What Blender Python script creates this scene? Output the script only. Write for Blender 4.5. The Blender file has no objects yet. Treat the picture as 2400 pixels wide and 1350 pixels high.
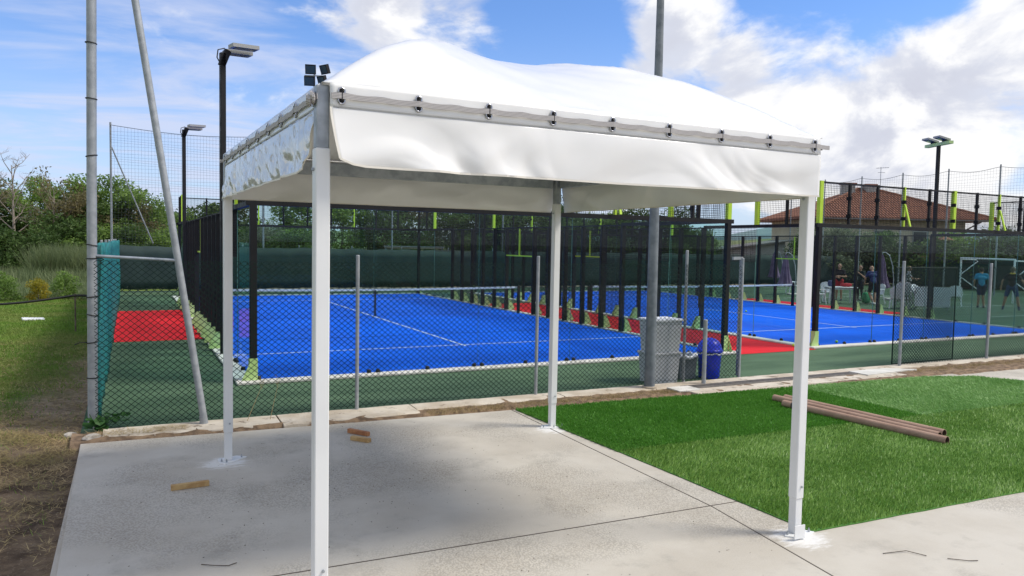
import bpy, math, random
import numpy as np
from mathutils import Vector, Matrix, noise as mnoise
random.seed(7); rng = np.random.default_rng(7)
scene = bpy.context.scene
COL = scene.collection

# ------------------------------------------------------------------ camera
YAW, PITCH, ROLL = 0.467749, -0.056449, 0.018551
CAM = Vector((-1.7867, -12.8310, 2.3118))
fw = Vector((math.sin(YAW)*math.cos(PITCH), math.cos(YAW)*math.cos(PITCH), math.sin(PITCH)))
rt = Vector((math.cos(YAW), -math.sin(YAW), 0)); up = rt.cross(fw)
R2 = math.cos(ROLL)*rt + math.sin(ROLL)*up; U2 = -math.sin(ROLL)*rt + math.cos(ROLL)*up
cam = bpy.data.cameras.new('camera'); cam_o = bpy.data.objects.new('camera', cam); COL.objects.link(cam_o)
cam.sensor_width = 36; cam.lens = 1777.33/2400*36; cam.clip_start = .05; cam.clip_end = 6000
mw = Matrix((R2, U2, -fw)).transposed().to_4x4(); mw.translation = CAM
cam_o.matrix_world = mw
scene.camera = cam_o

# ------------------------------------------------------------------ light and exposure
SUN_DIR = Vector((.88, -.47, 0)).normalized()*math.cos(math.radians(52)) + Vector((0, 0, math.sin(math.radians(52))))
SUN_STRENGTH, SKY_STRENGTH, EXPOSURE = 1.75, .13, 1.08
sun = bpy.data.lights.new('sun', 'SUN'); sun.energy = SUN_STRENGTH; sun.angle = math.radians(16); sun.color = (1, .93, .82)
sun_o = bpy.data.objects.new('sun', sun); COL.objects.link(sun_o)
sun_o.rotation_euler = SUN_DIR.to_track_quat('Z', 'Y').to_euler()
scene.render.engine = 'CYCLES'
scene.cycles.transparent_max_bounces = 64
scene.cycles.max_bounces = 10; scene.cycles.glossy_bounces = 4; scene.cycles.diffuse_bounces = 4
scene.cycles.caustics_reflective = False; scene.cycles.caustics_refractive = False
scene.cycles.use_denoising = True
scene.view_settings.view_transform = 'Standard'; scene.view_settings.look = 'None'
scene.view_settings.exposure = EXPOSURE; scene.view_settings.gamma = 1

class NT:
    """small helper round a node tree"""
    def __init__(s, tree): s.t = tree; s.t.nodes.clear()
    def n(s, typ, props=None, **ins):
        nd = s.t.nodes.new(typ)
        for k, v in (props or {}).items(): setattr(nd, k, v)
        for k, v in ins.items():
            key = int(k[1:]) if k[0] == 'i' and k[1:].isdigit() else k.replace('_', ' ')
            s.put(nd.inputs[key], v)
        return nd
    def put(s, sock, v):
        if isinstance(v, bpy.types.NodeSocket): s.t.links.new(v, sock)
        elif isinstance(v, bpy.types.Node): s.t.links.new(v.outputs[0], sock)
        else:
            if hasattr(sock, 'default_value'):
                try: sock.default_value = v
                except Exception: sock.default_value = (*v, 1) if len(v) == 3 else v
    def m(s, op, a, b=0., c=0., clamp=False):
        return s.n('ShaderNodeMath', {'operation': op, 'use_clamp': clamp}, i0=a, i1=b, i2=c).outputs[0]
    def vm(s, op, a, b=(0, 0, 0)):
        nd = s.n('ShaderNodeVectorMath', {'operation': op}, i0=a, i1=b)
        return nd.outputs['Value'] if op in ('DOT_PRODUCT', 'LENGTH', 'DISTANCE') else nd.outputs[0]
    def noise(s, vec, scale, detail=4, rough=.55, out=0, dist=0.):
        return s.n('ShaderNodeTexNoise', None, Vector=vec, Scale=scale, Detail=detail, Roughness=rough, Distortion=dist).outputs[out]
    def mr(s, v, a, b, c=0., d=1., smooth=True):
        return s.n('ShaderNodeMapRange', {'interpolation_type': 'SMOOTHSTEP' if smooth else 'LINEAR'}, i0=v, i1=a, i2=b, i3=c, i4=d).outputs[0]
    def mix(s, f, a, b, bt='MIX'):
        nd = s.n('ShaderNodeMix', {'data_type': 'RGBA', 'blend_type': bt})
        s.put(nd.inputs[0], f); s.put(nd.inputs[6], a); s.put(nd.inputs[7], b)
        return nd.outputs[2]

def rgb(r, g, b):
    f = lambda c: (c/255/12.92 if c/255 <= .04045 else ((c/255+.055)/1.055)**2.4)
    return (f(r), f(g), f(b), 1)

world = bpy.data.worlds.new('World'); scene.world = world; world.use_nodes = True
w = NT(world.node_tree)
sky = w.n('ShaderNodeTexSky', {'sky_type': 'NISHITA', 'sun_disc': False})
sky.sun_elevation = math.radians(52); sky.sun_rotation = math.atan2(SUN_DIR.x, SUN_DIR.y)
sky.altitude = 50; sky.air_density = 1.0; sky.dust_density = .6; sky.ozone_density = 1.6
d = w.n('ShaderNodeTexCoord').outputs['Generated']
sep = w.n('ShaderNodeSeparateXYZ', None, Vector=d)
zz = w.m('MAXIMUM', sep.outputs[2], 0.0)
zc = w.m('ADD', zz, .16)
flat = w.n('ShaderNodeCombineXYZ', None, X=w.m('DIVIDE', sep.outputs[0], zc), Y=w.m('DIVIDE', sep.outputs[1], zc), Z=w.m('MULTIPLY', zz, 2.0)).outputs[0]
def direction(px, py):
    v = R2*((px-1200)/1777.33) + U2*(-(py-675)/1777.33) + fw
    return tuple(v.normalized())
def blob(px, py, r0, r1, amt):      # a cloud bank standing in one direction of the sky
    return w.m('MULTIPLY', w.mr(w.vm('DOT_PRODUCT', d, direction(px, py)), math.cos(math.radians(r0)), math.cos(math.radians(r1))), amt)
# heaped cumulus
cd = w.vm('MULTIPLY', d, (1, 1, 1.75))
n1 = w.noise(w.vm('ADD', cd, (3.1, 7.7, 0)), 4.6, 10, .58, dist=.35)
n1b = w.noise(w.vm('ADD', w.vm('ADD', cd, (3.1, 7.7, 0)), (.026, -.02, .045)), 4.6, 10, .58, dist=.35)
bias = 0.
for b in [(1620, 150, 6.5, 1.5, .15), (1480, 110, 5, 1, .06), (2280, 300, 15, 3, .17), (1950, 260, 10, 2, .15), (1840, 170, 6, 1, .07), (1000, 55, 7, 1, .15), (800, 10, 6, 1, .14), (1950, -90, 10, 5, -.16), (1350, -60, 8, 3, -.12), (120, 80, 12, 4, -.10), (560, 260, 9, 3, -.05), (250, 400, 10, 3, -.06)]:
    bias = w.m('ADD', bias, blob(*b))
# cloud veiling the sun: cover added out of view for neutral fill light, unchanged ahead
bias = w.m('ADD', bias, w.mr(w.vm('DOT_PRODUCT', d, direction(1200, 250)), math.cos(math.radians(40)), math.cos(math.radians(62)), 0., .13))
dens = w.m('ADD', n1, bias)
cov = w.mr(dens, .50, .67)
lit = w.mr(w.m('SUBTRACT', n1, n1b), -.09, .07)
thick = w.mr(dens, .60, .86)
ccol = w.mix(lit, rgb(212, 217, 231), rgb(248, 248, 249))
ccol = w.mix(w.m('MULTIPLY', thick, w.m('SUBTRACT', 1.05, lit)), ccol, rgb(203, 206, 219))
# thin streaky veil
st = w.noise(w.vm('MULTIPLY', w.vm('ADD', flat, (1.3, 2.2, 0)), (1.1, 2.3, 1)), 1.1, 7, .6, dist=.5)
veil = w.m('ADD', w.m('MULTIPLY', w.mr(w.m('ADD', st, w.m('ADD', blob(430, 190, 13, 3, .13), blob(120, 380, 12, 3, .05))), .50, .80), .62), w.mr(zz, .30, .0, 0., .55))
skyc = w.mix(1.0, sky.outputs[0], (.37, .49, .68, 1), 'MULTIPLY')
k = 1/SKY_STRENGTH*.52
vscale = lambda c: w.mix(1.0, c, (k, k, k, 1), 'MULTIPLY')
c1 = w.mix(w.m('MINIMUM', veil, .85), skyc, vscale(w.mix(0, rgb(206, 214, 238), rgb(206, 214, 238))))
c2 = w.mix(cov, c1, vscale(ccol))
bg = w.n('ShaderNodeBackground', None, Color=c2, Strength=SKY_STRENGTH)
w.n('ShaderNodeOutputWorld', None, Surface=bg)

# ------------------------------------------------------------------ mesh helpers
class MB:
    def __init__(s): s.v = []; s.f = []
    def add(s, vs, fs):
        b = len(s.v); s.v += [tuple(q) for q in vs]; s.f += [tuple(b+i for i in q) for q in fs]; return s
    def box(s, x0, x1, y0, y1, z0, z1):
        return s.add([(x0,y0,z0),(x1,y0,z0),(x1,y1,z0),(x0,y1,z0),(x0,y0,z1),(x1,y0,z1),(x1,y1,z1),(x0,y1,z1)],
                     [(0,3,2,1),(4,5,6,7),(0,1,5,4),(1,2,6,5),(2,3,7,6),(3,0,4,7)])
    def bbox(s, x0, x1, y0, y1, z0, z1, b=.01):      # box with chamfered edges
        vs = []
        for (z, i) in ((z0, b), (z0+b, 0), (z1-b, 0), (z1, b)):
            X0, X1, Y0, Y1 = x0+i, x1-i, y0+i, y1-i
            vs += [(X0+b,Y0,z),(X1-b,Y0,z),(X1,Y0+b,z),(X1,Y1-b,z),(X1-b,Y1,z),(X0+b,Y1,z),(X0,Y1-b,z),(X0,Y0+b,z)]
        fs = [tuple(range(7,-1,-1)), tuple(range(24,32))]
        for k_ in range(3):
            for i in range(8): a = k_*8+i; c = k_*8+(i+1) % 8; fs.append((a, c, c+8, a+8))
        return s.add(vs, fs)
    def obox(s, c, size, M=None):
        h = Vector(size)/2; M = M or Matrix.Identity(3); c = Vector(c)
        vs = [c+M@Vector((sx*h.x, sy*h.y, sz*h.z)) for sz in (-1,1) for sx, sy in ((-1,-1),(1,-1),(1,1),(-1,1))]
        return s.add(vs, [(0,3,2,1),(4,5,6,7),(0,1,5,4),(1,2,6,5),(2,3,7,6),(3,0,4,7)])
    def beam(s, p0, p1, w_, h_):                    # rectangular bar
        p0, p1 = Vector(p0), Vector(p1); dz = (p1-p0).normalized()
        a = Vector((0,0,1)) if abs(dz.z) < .95 else Vector((0,1,0))
        x = dz.cross(a).normalized(); y = x.cross(dz)
        vs = [p+x*sx*w_/2+y*sy*h_/2 for p in (p0,p1) for sx, sy in ((-1,-1),(1,-1),(1,1),(-1,1))]
        return s.add(vs, [(0,1,2,3),(7,6,5,4),(0,4,5,1),(1,5,6,2),(2,6,7,3),(3,7,4,0)])
    def tube(s, p0, p1, r0, r1=None, n=8, caps=True):
        return s.path([p0, p1], [r0, r0 if r1 is None else r1], n, caps)
    def path(s, pts, rs, n=8, caps=True, closed=False):
        pts = [Vector(p) for p in pts]
        if not hasattr(rs, '__len__'): rs = [rs]*len(pts)
        b = len(s.v); N = len(pts); prev = None
        for i, p in enumerate(pts):
            if closed: t = pts[(i+1) % N]-pts[i-1]
            else: t = pts[min(i+1, N-1)]-pts[max(i-1, 0)]
            t.normalize()
            if prev is None: a = Vector((0,0,1)) if abs(t.z) < .9 else Vector((1,0,0)); x = t.cross(a).normalized()
            else: x = (prev-t*prev.dot(t)).normalized()
            prev = x; y = t.cross(x)
            for k_ in range(n):
                an = 2*math.pi*(k_+.5)/n; s.v.append(tuple(p+(x*math.cos(an)+y*math.sin(an))*rs[i]))
        for i in range(N if closed else N-1):
            for k_ in range(n):
                a = b+i*n+k_; c = b+i*n+(k_+1) % n; j = ((i+1) % N - i)*n
                s.f.append((a, c, c+j, a+j))
        if caps and not closed: s.f.append(tuple(b+k_ for k_ in range(n-1,-1,-1))); s.f.append(tuple(b+(N-1)*n+k_ for k_ in range(n)))
        return s
    def lathe(s, prof, c=(0,0,0), n=24):
        b = len(s.v)
        for r, z in prof:
            for k_ in range(n): a = 2*math.pi*k_/n; s.v.append((c[0]+r*math.cos(a), c[1]+r*math.sin(a), c[2]+z))
        for i in range(len(prof)-1):
            for k_ in range(n):
                a = b+i*n+k_; e = b+i*n+(k_+1) % n; s.f.append((a, e, e+n, a+n))
        return s
    def prism(s, poly, z0, z1):
        n = len(poly)
        return s.add([(x,y,z0) for x,y in poly]+[(x,y,z1) for x,y in poly],
                     [tuple(range(n-1,-1,-1)), tuple(range(n,2*n))]+[(i,(i+1)%n,(i+1)%n+n,i+n) for i in range(n)])
    def torus(s, c, R_, r, ax, n=14, m=6):
        ax = Vector(ax).normalized(); a = Vector((0,0,1)) if abs(ax.z) < .9 else Vector((1,0,0))
        x = ax.cross(a).normalized(); y = ax.cross(x); c = Vector(c)
        return s.path([c+(x*math.cos(t*2*math.pi/n)+y*math.sin(t*2*math.pi/n))*R_ for t in range(n)], r, m, closed=True)
    def mesh(s, name): me = bpy.data.meshes.new(name); me.from_pydata(s.v, [], s.f); me.update(); return me
    def build(s, name, mat, parent=None, smooth=False, loc=None, flat_angle=None):
        return obj(name, s.mesh(name), mat, parent, smooth, loc)

def obj(name, me, mat, parent=None, smooth=False, loc=None):
    if mat and not me.materials: me.materials.append(mat)
    if smooth: me.polygons.foreach_set('use_smooth', [True]*len(me.polygons))
    o = bpy.data.objects.new(name, me); COL.objects.link(o)
    if parent: o.parent = parent
    if loc: o.location = loc
    return o
def auto_smooth(o, deg=35):
    me = o.data; me.polygons.foreach_set('use_smooth', [True]*len(me.polygons))
    try: me.set_sharp_from_angle(angle=math.radians(deg))
    except Exception: pass
    return o
def tag(o, label=None, cat=None, group=None, kind=None):
    if label: o['label'] = label
    if cat: o['category'] = cat
    if group: o['group'] = group
    if kind: o['kind'] = kind
    return o
def thing(name, label, cat, loc=(0,0,0), rz=0, group=None):
    o = bpy.data.objects.new(name, None); COL.objects.link(o); o.location = loc; o.rotation_euler = (0,0,rz)
    o.empty_display_size = .1
    return tag(o, label, cat, group)
def copy_tree(o, parent=None, label=None, loc=None, rz=None, scale=None):
    c = o.copy(); COL.objects.link(c); c.parent = parent
    if label: c['label'] = label
    if loc: c.location = loc
    if rz is not None: c.rotation_euler = (0,0,rz)
    if scale: c.scale = scale
    for ch in list(o.children): copy_tree(ch, c)
    return c
def np_mesh(name, V, F, mat, parent=None, smooth=False):
    """many small faces of one size from numpy arrays"""
    me = bpy.data.meshes.new(name); V = np.asarray(V, np.float32); F = np.asarray(F, np.int32); k_ = F.shape[1]
    me.vertices.add(len(V)); me.vertices.foreach_set('co', V.ravel())
    me.loops.add(F.size); me.loops.foreach_set('vertex_index', F.ravel())
    me.polygons.add(len(F)); me.polygons.foreach_set('loop_start', np.arange(0, F.size, k_, dtype=np.int32))
    me.polygons.foreach_set('loop_total', np.full(len(F), k_, np.int32))
    me.update(calc_edges=True); me.validate()
    return obj(name, me, mat, parent, smooth)

# ------------------------------------------------------------------ materials
def M(name, c, c2=None, scale=4., rough=.6, metal=0., bump=0., bscale=40., detail=5, spec=.5, amount=(.35,.65), world_=False, rough2=None, extra=None, trans=0.):
    m = bpy.data.materials.new(name); m.use_nodes = True; t = NT(m.node_tree)
    co = t.n('ShaderNodeNewGeometry').outputs['Position'] if world_ else t.n('ShaderNodeTexCoord').outputs['Object']
    col = c
    if c2: col = t.mix(t.mr(t.noise(co, scale, detail), *amount), c, c2)
    if extra: col = extra(t, co, col)
    b = t.n('ShaderNodeBsdfPrincipled', None, Base_Color=col, Roughness=rough, Metallic=metal)
    b.inputs['Specular IOR Level'].default_value = spec
    if rough2: t.put(b.inputs['Roughness'], t.mr(t.noise(co, scale*2.3, 4), .35, .65, rough, rough2))
    if bump: t.put(b.inputs['Normal'], t.n('ShaderNodeBump', None, Strength=bump, Distance=.01, Height=t.noise(co, bscale, 4)).outputs[0])
    sh = b
    if trans:
        tr = t.n('ShaderNodeBsdfTranslucent', None, Color=col)
        sh = t.n('ShaderNodeMixShader', None, i0=trans, i1=b, i2=tr)
    t.n('ShaderNodeOutputMaterial', None, Surface=sh)
    return m
def leafmat(name, ca, cb, cc, trans=.45, rough=.55, big=.6):
    m = bpy.data.materials.new(name); m.use_nodes = True; t = NT(m.node_tree)
    g = t.n('ShaderNodeNewGeometry'); r = g.outputs['Random Per Island']
    col = t.mix(r, ca, cb); col = t.mix(t.m('MULTIPLY', t.mr(t.noise(g.outputs['Position'], big, 3), .4, .7), .8), col, cc)
    b = t.n('ShaderNodeBsdfPrincipled', None, Base_Color=col, Roughness=rough); b.inputs['Specular IOR Level'].default_value = .3
    tr = t.n('ShaderNodeBsdfTranslucent', None, Color=col)
    t.n('ShaderNodeOutputMaterial', None, Surface=t.n('ShaderNodeMixShader', None, i0=trans, i1=b, i2=tr))
    return m
def glassmat(name, tint, ior=1.45, rmul=1.):
    m = bpy.data.materials.new(name); m.use_nodes = True; t = NT(m.node_tree)
    bf = t.n('ShaderNodeNewGeometry').outputs['Backfacing']
    fr = t.m('MULTIPLY', t.m('MULTIPLY', t.n('ShaderNodeFresnel', None, IOR=ior).outputs[0], t.m('SUBTRACT', 1., bf)), rmul)
    t.n('ShaderNodeOutputMaterial', None, Surface=t.n('ShaderNodeMixShader', None, i0=fr, i1=t.n('ShaderNodeBsdfTransparent', None, Color=tint), i2=t.n('ShaderNodeBsdfGlossy', None, Color=(1,1,1,1), Roughness=.0)))
    return m

# concrete slab: pale grey with pebbled patches, damp stains, white overspray round the four gazebo feet
FEET = [(-.86,-8.44), (3.05,-8.46), (-.90,-4.50), (3.00,-4.54)]
def slab_mat():
    m = bpy.data.materials.new('concrete'); m.use_nodes = True; t = NT(m.node_tree)
    co = t.n('ShaderNodeNewGeometry').outputs['Position']
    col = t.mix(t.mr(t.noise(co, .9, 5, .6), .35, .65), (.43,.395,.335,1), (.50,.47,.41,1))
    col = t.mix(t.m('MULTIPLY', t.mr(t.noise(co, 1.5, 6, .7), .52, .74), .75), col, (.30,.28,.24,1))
    fine = t.noise(co, 70, 5, .7)
    col = t.mix(t.m('MULTIPLY', t.mr(fine, .3, .7), .22), col, (.56,.54,.49,1))
    peb = t.n('ShaderNodeTexVoronoi', None, Vector=co, Scale=62.).outputs['Distance']
    pm_ = t.mr(t.noise(t.vm('ADD', co, (4, 1, 0)), .55, 4), .46, .58)      # where the broom finish has worn to pebbles
    pit = t.m('MULTIPLY', t.mr(peb, .42, .62), pm_)
    col = t.mix(t.m('MULTIPLY', pit, .38), col, (.20,.18,.15,1))
    crumbs = t.mr(t.noise(co, 23, 3, .5), .75, .775)
    col = t.mix(t.m('MULTIPLY', crumbs, .7), col, (.09,.075,.06,1))
    for x, y in FEET:
        dd = t.vm('DISTANCE', co, (x-.03, y-.08, 0)); dd = t.m('ADD', dd, t.m('MULTIPLY', t.m('SUBTRACT', t.noise(t.vm('MULTIPLY', co, (1, 2.6, 1)), 6, 5, .75), .5), .55))
        col = t.mix(t.mr(dd, .27, .10, 0., .62), col, (.78,.79,.79,1))
    h = t.m('ADD', t.m('MULTIPLY', fine, .35), t.m('ADD', t.m('MULTIPLY', t.noise(co, 190, 2), .3), t.m('MULTIPLY', pit, -.5)))
    b = t.n('ShaderNodeBsdfPrincipled', None, Base_Color=col, Roughness=.85, Normal=t.n('ShaderNodeBump', None, Strength=.5, Distance=.006, Height=h).outputs[0])
    b.inputs['Specular IOR Level'].default_value = .25
    t.n('ShaderNodeOutputMaterial', None, Surface=b)
    return m
def ground_mat():
    m = bpy.data.materials.new('earth_and_lawn'); m.use_nodes = True; t = NT(m.node_tree)
    co = t.n('ShaderNodeNewGeometry').outputs['Position']; s = t.n('ShaderNodeSeparateXYZ', None, Vector=co)
    soil = t.mix(t.mr(t.noise(co, 3.2, 8, .65), .3, .7), (.055,.038,.027,1), (.22,.16,.105,1))
    soil = t.mix(t.mr(t.noise(co, 40, 4, .6), .58, .72), soil, (.30,.25,.18,1))
    grass = t.mix(t.mr(t.noise(co, 1.3, 6, .6), .3, .7), (.075,.125,.02,1), (.16,.20,.05,1))
    # the worn path beside the fence is bare, the lawn starts further off
    e = t.m('ADD', t.m('ADD', t.m('MULTIPLY', s.outputs[1], .11), t.m('MULTIPLY', t.m('ADD', s.outputs[0], 2.3), -.75)), t.m('MULTIPLY', t.noise(co, .9, 5, .65), 1.5))
    soil = t.mix(t.m('MULTIPLY', t.mr(s.outputs[1], -4.2, -1.0), .75), soil, t.mix(t.mr(t.noise(co, 14, 5, .7), .35, .65), (.20,.15,.10,1), (.40,.32,.24,1)))
    col = t.mix(t.mr(e, 1.0, 1.7), soil, grass)
    b = t.n('ShaderNodeBsdfPrincipled', None, Base_Color=col, Roughness=.95, Normal=t.n('ShaderNodeBump', None, Strength=.8, Distance=.03, Height=t.noise(co, 25, 6, .7)).outputs[0])
    b.inputs['Specular IOR Level'].default_value = .1
    t.n('ShaderNodeOutputMaterial', None, Surface=b)
    return m
def turfmat(name, ca, cb, scale=1.2, stretch=(1,1,1), fine=120., famt=.35, bump=.4, rough=.8):
    m = bpy.data.materials.new(name); m.use_nodes = True; t = NT(m.node_tree)
    co = t.n('ShaderNodeNewGeometry').outputs['Position']; cs = t.vm('MULTIPLY', co, stretch)
    col = t.mix(t.mr(t.noise(cs, scale, 6, .6), .3, .7), ca, cb)
    f = t.noise(t.vm('MULTIPLY', co, (1, .35, 1)), fine, 3, .6)
    col = t.mix(t.m('MULTIPLY', t.mr(f, .3, .7), famt), col, tuple(min(1, q*1.9) for q in cb[:3])+(1,))
    b = t.n('ShaderNodeBsdfPrincipled', None, Base_Color=col, Roughness=rough, Normal=t.n('ShaderNodeBump', None, Strength=bump, Distance=.01, Height=f).outputs[0])
    b.inputs['Specular IOR Level'].default_value = .2
    t.n('ShaderNodeOutputMaterial', None, Surface=b)
    return m
mt = {}
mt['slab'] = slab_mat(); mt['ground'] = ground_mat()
mt['dark_turf'] = turfmat('dark_green_turf', (.020,.046,.024,1), (.075,.128,.072,1), .8, (.30,1.4,1))
mt['red_turf'] = turfmat('red_turf', (.50,.008,.014,1), (.62,.016,.022,1), .8, famt=.12)
mt['blue_turf'] = turfmat('blue_turf', (.0,.08,.58,1), (.0,.115,.80,1), .5, (1,.5,1), famt=.14)
mt['line'] = M('white_line', (.70,.72,.74,1), (.60,.63,.68,1), 6, .8)
mt['kerbw'] = M('painted_kerb', (.62,.61,.57,1), (.50,.49,.45,1), 3, .8, bump=.3, world_=True)
mt['kerb'] = M('old_concrete_kerb', (.42,.36,.28,1), (.55,.50,.42,1), 2.2, .9, bump=.8, bscale=30, world_=True,
    extra=lambda t, co, col: t.mix(t.m('MULTIPLY', t.mr(t.noise(co, 5, 6, .7), .55, .68), .85), col, (.11,.075,.05,1)))
mt['soil'] = M('dry_soil', (.10,.065,.04,1), (.24,.165,.10,1), 9, .95, bump=1, bscale=60, world_=True)
mt['black'] = M('black_steel', (.005,.005,.006,1), (.009,.009,.010,1), 3, .45, rough2=.65, spec=.3)
mt['mesh'] = M('black_wire', (.005,.005,.006,1), rough=.6, spec=.25)
mt['lime'] = M('lime_steel', (.42,.62,.03,1), (.48,.68,.05,1), 3, .4)
mt['pale_lime'] = M('pale_lime_steel', (.42,.60,.22,1), (.50,.66,.30,1), 4, .5)
mt['galv'] = M('galvanised_steel', (.30,.33,.36,1), (.42,.45,.48,1), 9, .45, .55, rough2=.6)
mt['galv_old'] = M('weathered_galvanised', (.27,.29,.31,1), (.35,.37,.39,1), 9, .55, .3, bump=.06, rough2=.7)
mt['galv_dark'] = M('dull_galvanised', (.13,.15,.17,1), (.19,.21,.23,1), 7, .6, .2, rough2=.75)
mt['white_post'] = M('white_powder_coat', (.74,.75,.75,1), (.70,.71,.71,1), 2, .38)
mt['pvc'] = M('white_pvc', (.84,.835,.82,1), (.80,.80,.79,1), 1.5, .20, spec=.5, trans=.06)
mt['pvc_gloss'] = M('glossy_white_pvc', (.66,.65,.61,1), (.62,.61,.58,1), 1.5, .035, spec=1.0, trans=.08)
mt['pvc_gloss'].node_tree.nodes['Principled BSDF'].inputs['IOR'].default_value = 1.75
mt['hem'] = M('hem_tape', (.72,.69,.62,1), rough=.6)
mt['strap'] = M('grey_elastic_strap', (.50,.48,.47,1), rough=.8,
    extra=lambda t, co, col: t.mix(t.mr(t.m('FRACT', t.m('MULTIPLY', t.n('ShaderNodeSeparateXYZ', None, Vector=co).outputs[2], 125.)), .55, .75), col, (.20,.19,.20,1)))
mt['chrome'] = M('steel_eyelet', (.45,.46,.50,1), rough=.25, metal=1)
mt['chain'] = M('green_coated_wire', (.008,.022,.017,1), rough=.7, spec=.2)
mt['screen'] = M('dark_green_screen', (.012,.030,.030,1), (.020,.042,.040,1), 1.5, .8, world_=True)
mt['teal'] = M('teal_screen_net', (.004,.10,.10,1), (.012,.19,.18,1), 14, .6, world_=True)
mt['glass'] = glassmat('court_glass', (.845,.925,.915,1), 1.42, .42)
mt['glass_edge'] = M('glass_edge', (.10,.22,.20,1), rough=.2)
mt['wood'] = M('sawn_timber', (.50,.34,.15,1), (.38,.23,.09,1), 14, .75)
mt['wood2'] = M('reddish_timber', (.42,.19,.08,1), (.30,.12,.05,1), 14, .75)
mt['card'] = M('brown_cardboard', (.30,.19,.135,1), (.36,.24,.175,1), 6, .8)
mt['card_in'] = M('cardboard_inside', (.10,.06,.04,1), rough=.9)
mt['bluebin'] = M('blue_plastic', (.008,.03,.62,1), (.012,.04,.70,1), 3, .35)
mt['greybin'] = M('grey_plastic', (.50,.52,.55,1), (.58,.60,.62,1), 3, .5)
mt['darkbin'] = M('dark_grey_plastic', (.10,.12,.14,1), (.15,.17,.19,1), 3, .5)
mt['bag'] = M('clear_plastic_bag', (.62,.66,.72,1), rough=.3)
mt['wplastic'] = M('white_plastic', (.74,.76,.80,1), (.68,.70,.74,1), 3, .4)
mt['purple'] = M('purple_canvas', (.125,.085,.155,1), (.17,.12,.21,1), 3, .85)
mt['lamp_grey'] = M('grey_lamp_housing', (.32,.32,.31,1), rough=.5)
mt['lamp_glass'] = M('floodlight_glass', (.05,.08,.14,1), rough=.08, spec=.8)
mt['wall'] = M('plaster_wall', (.60,.52,.40,1), (.54,.46,.35,1), 1, .9, world_=True)
mt['wall_grey'] = M('grey_plaster', (.42,.42,.40,1), (.36,.36,.34,1), 1, .9, world_=True)
mt['tile'] = M('terracotta_tiles', (.27,.125,.075,1), (.19,.085,.055,1), 2.2, .9, world_=True)
mt['brick'] = M('brick', (.30,.12,.08,1), (.22,.09,.06,1), 8, .9)
mt['sheet'] = M('fibre_cement_roof', (.24,.24,.22,1), (.18,.18,.17,1), 2, .9)
mt['pale_blue'] = M('pale_blue_sheet', (.30,.42,.48,1), (.24,.36,.42,1), 3, .6)
mt['window'] = M('dark_window', (.02,.025,.03,1), rough=.1)
mt['bark'] = M('bark', (.10,.075,.055,1), (.20,.16,.12,1), 9, .95, bump=.6, bscale=20)
mt['barkp'] = M('pale_bark', (.24,.20,.16,1), (.34,.29,.24,1), 9, .95)
mt['leaf_a'] = leafmat('leaf_fresh', (.15,.25,.045,1), (.24,.36,.09,1), (.10,.18,.035,1))
mt['leaf_b'] = leafmat('leaf_dark', (.06,.115,.028,1), (.12,.19,.05,1), (.045,.085,.025,1))
mt['leaf_c'] = leafmat('leaf_olive', (.13,.16,.09,1), (.22,.25,.16,1), (.09,.12,.06,1))
mt['leaf_d'] = leafmat('leaf_brownish', (.15,.13,.055,1), (.22,.19,.09,1), (.10,.11,.04,1))
mt['leaf_y'] = leafmat('leaf_yellow', (.36,.30,.02,1), (.22,.25,.03,1), (.42,.30,.02,1))
mt['reed'] = leafmat('reed_grass', (.16,.21,.09,1), (.25,.29,.15,1), (.10,.15,.06,1))
mt['blade'] = leafmat('lawn_blade', (.10,.21,.025,1), (.20,.33,.05,1), (.27,.28,.09,1), .3, .6, .5)
mt['straw'] = leafmat('straw_blade', (.50,.39,.21,1), (.28,.20,.10,1), (.20,.17,.06,1), .15, .8, .9)
mt['fturf_a'] = leafmat('turf_blade_deep', (.075,.23,.028,1), (.18,.40,.075,1), (.095,.27,.035,1), .25, .5, .8)
mt['fturf_b'] = leafmat('turf_blade_bright', (.08,.20,.02,1), (.25,.42,.085,1), (.12,.26,.03,1), .25, .45, .7)
mt['fturf_c'] = leafmat('turf_blade_pale', (.20,.38,.11,1), (.32,.50,.20,1), (.18,.36,.10,1), .25, .5, .6)
mt['fback'] = M('turf_backing', (.05,.16,.02,1), (.07,.20,.03,1), 8, .9, world_=True)
mt['fedge'] = M('turf_edge', (.012,.020,.010,1), rough=.9)
mt['ivy'] = leafmat('ivy_leaf', (.04,.13,.03,1), (.10,.26,.04,1), (.02,.07,.03,1))
mt['hill'] = M('far_hills', (.10,.16,.17,1), (.13,.20,.20,1), .01, 1., world_=True)  # distance haze put into the hill colour as a blue-green tint
mt['field'] = M('far_field', (.12,.17,.06,1), (.17,.21,.08,1), .02, 1., world_=True)
mt['iron'] = M('rusty_grating', (.17,.16,.15,1), (.24,.22,.20,1), 12, .7, .3)
mt['hose'] = M('black_hose', (.012,.012,.012,1), rough=.6)
mt['twig'] = M('dead_twig', (.06,.045,.03,1), rough=.9)
mt['stone'] = M('pale_stone', (.45,.42,.37,1), (.30,.27,.23,1), 10, .9, bump=.5)
mt['netcord'] = M('dark_net_cord', (.05,.06,.07,1), rough=.8)
mt['netblack'] = M('black_net_cord', (.012,.012,.014,1), rough=.8)
mt['joint'] = M('saw_joint', (.10,.085,.07,1), rough=.95)
mt['ball'] = M('tennis_ball_felt', (.42,.62,.06,1), rough=.9)

# ================================================================== the setting
def fbm(x, y, s=1., o=3): return mnoise.fractal(Vector((x*s, y*s, 0)), 1., 2., o)
def struct(o, label=None): o['kind'] = 'structure'; return o

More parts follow.
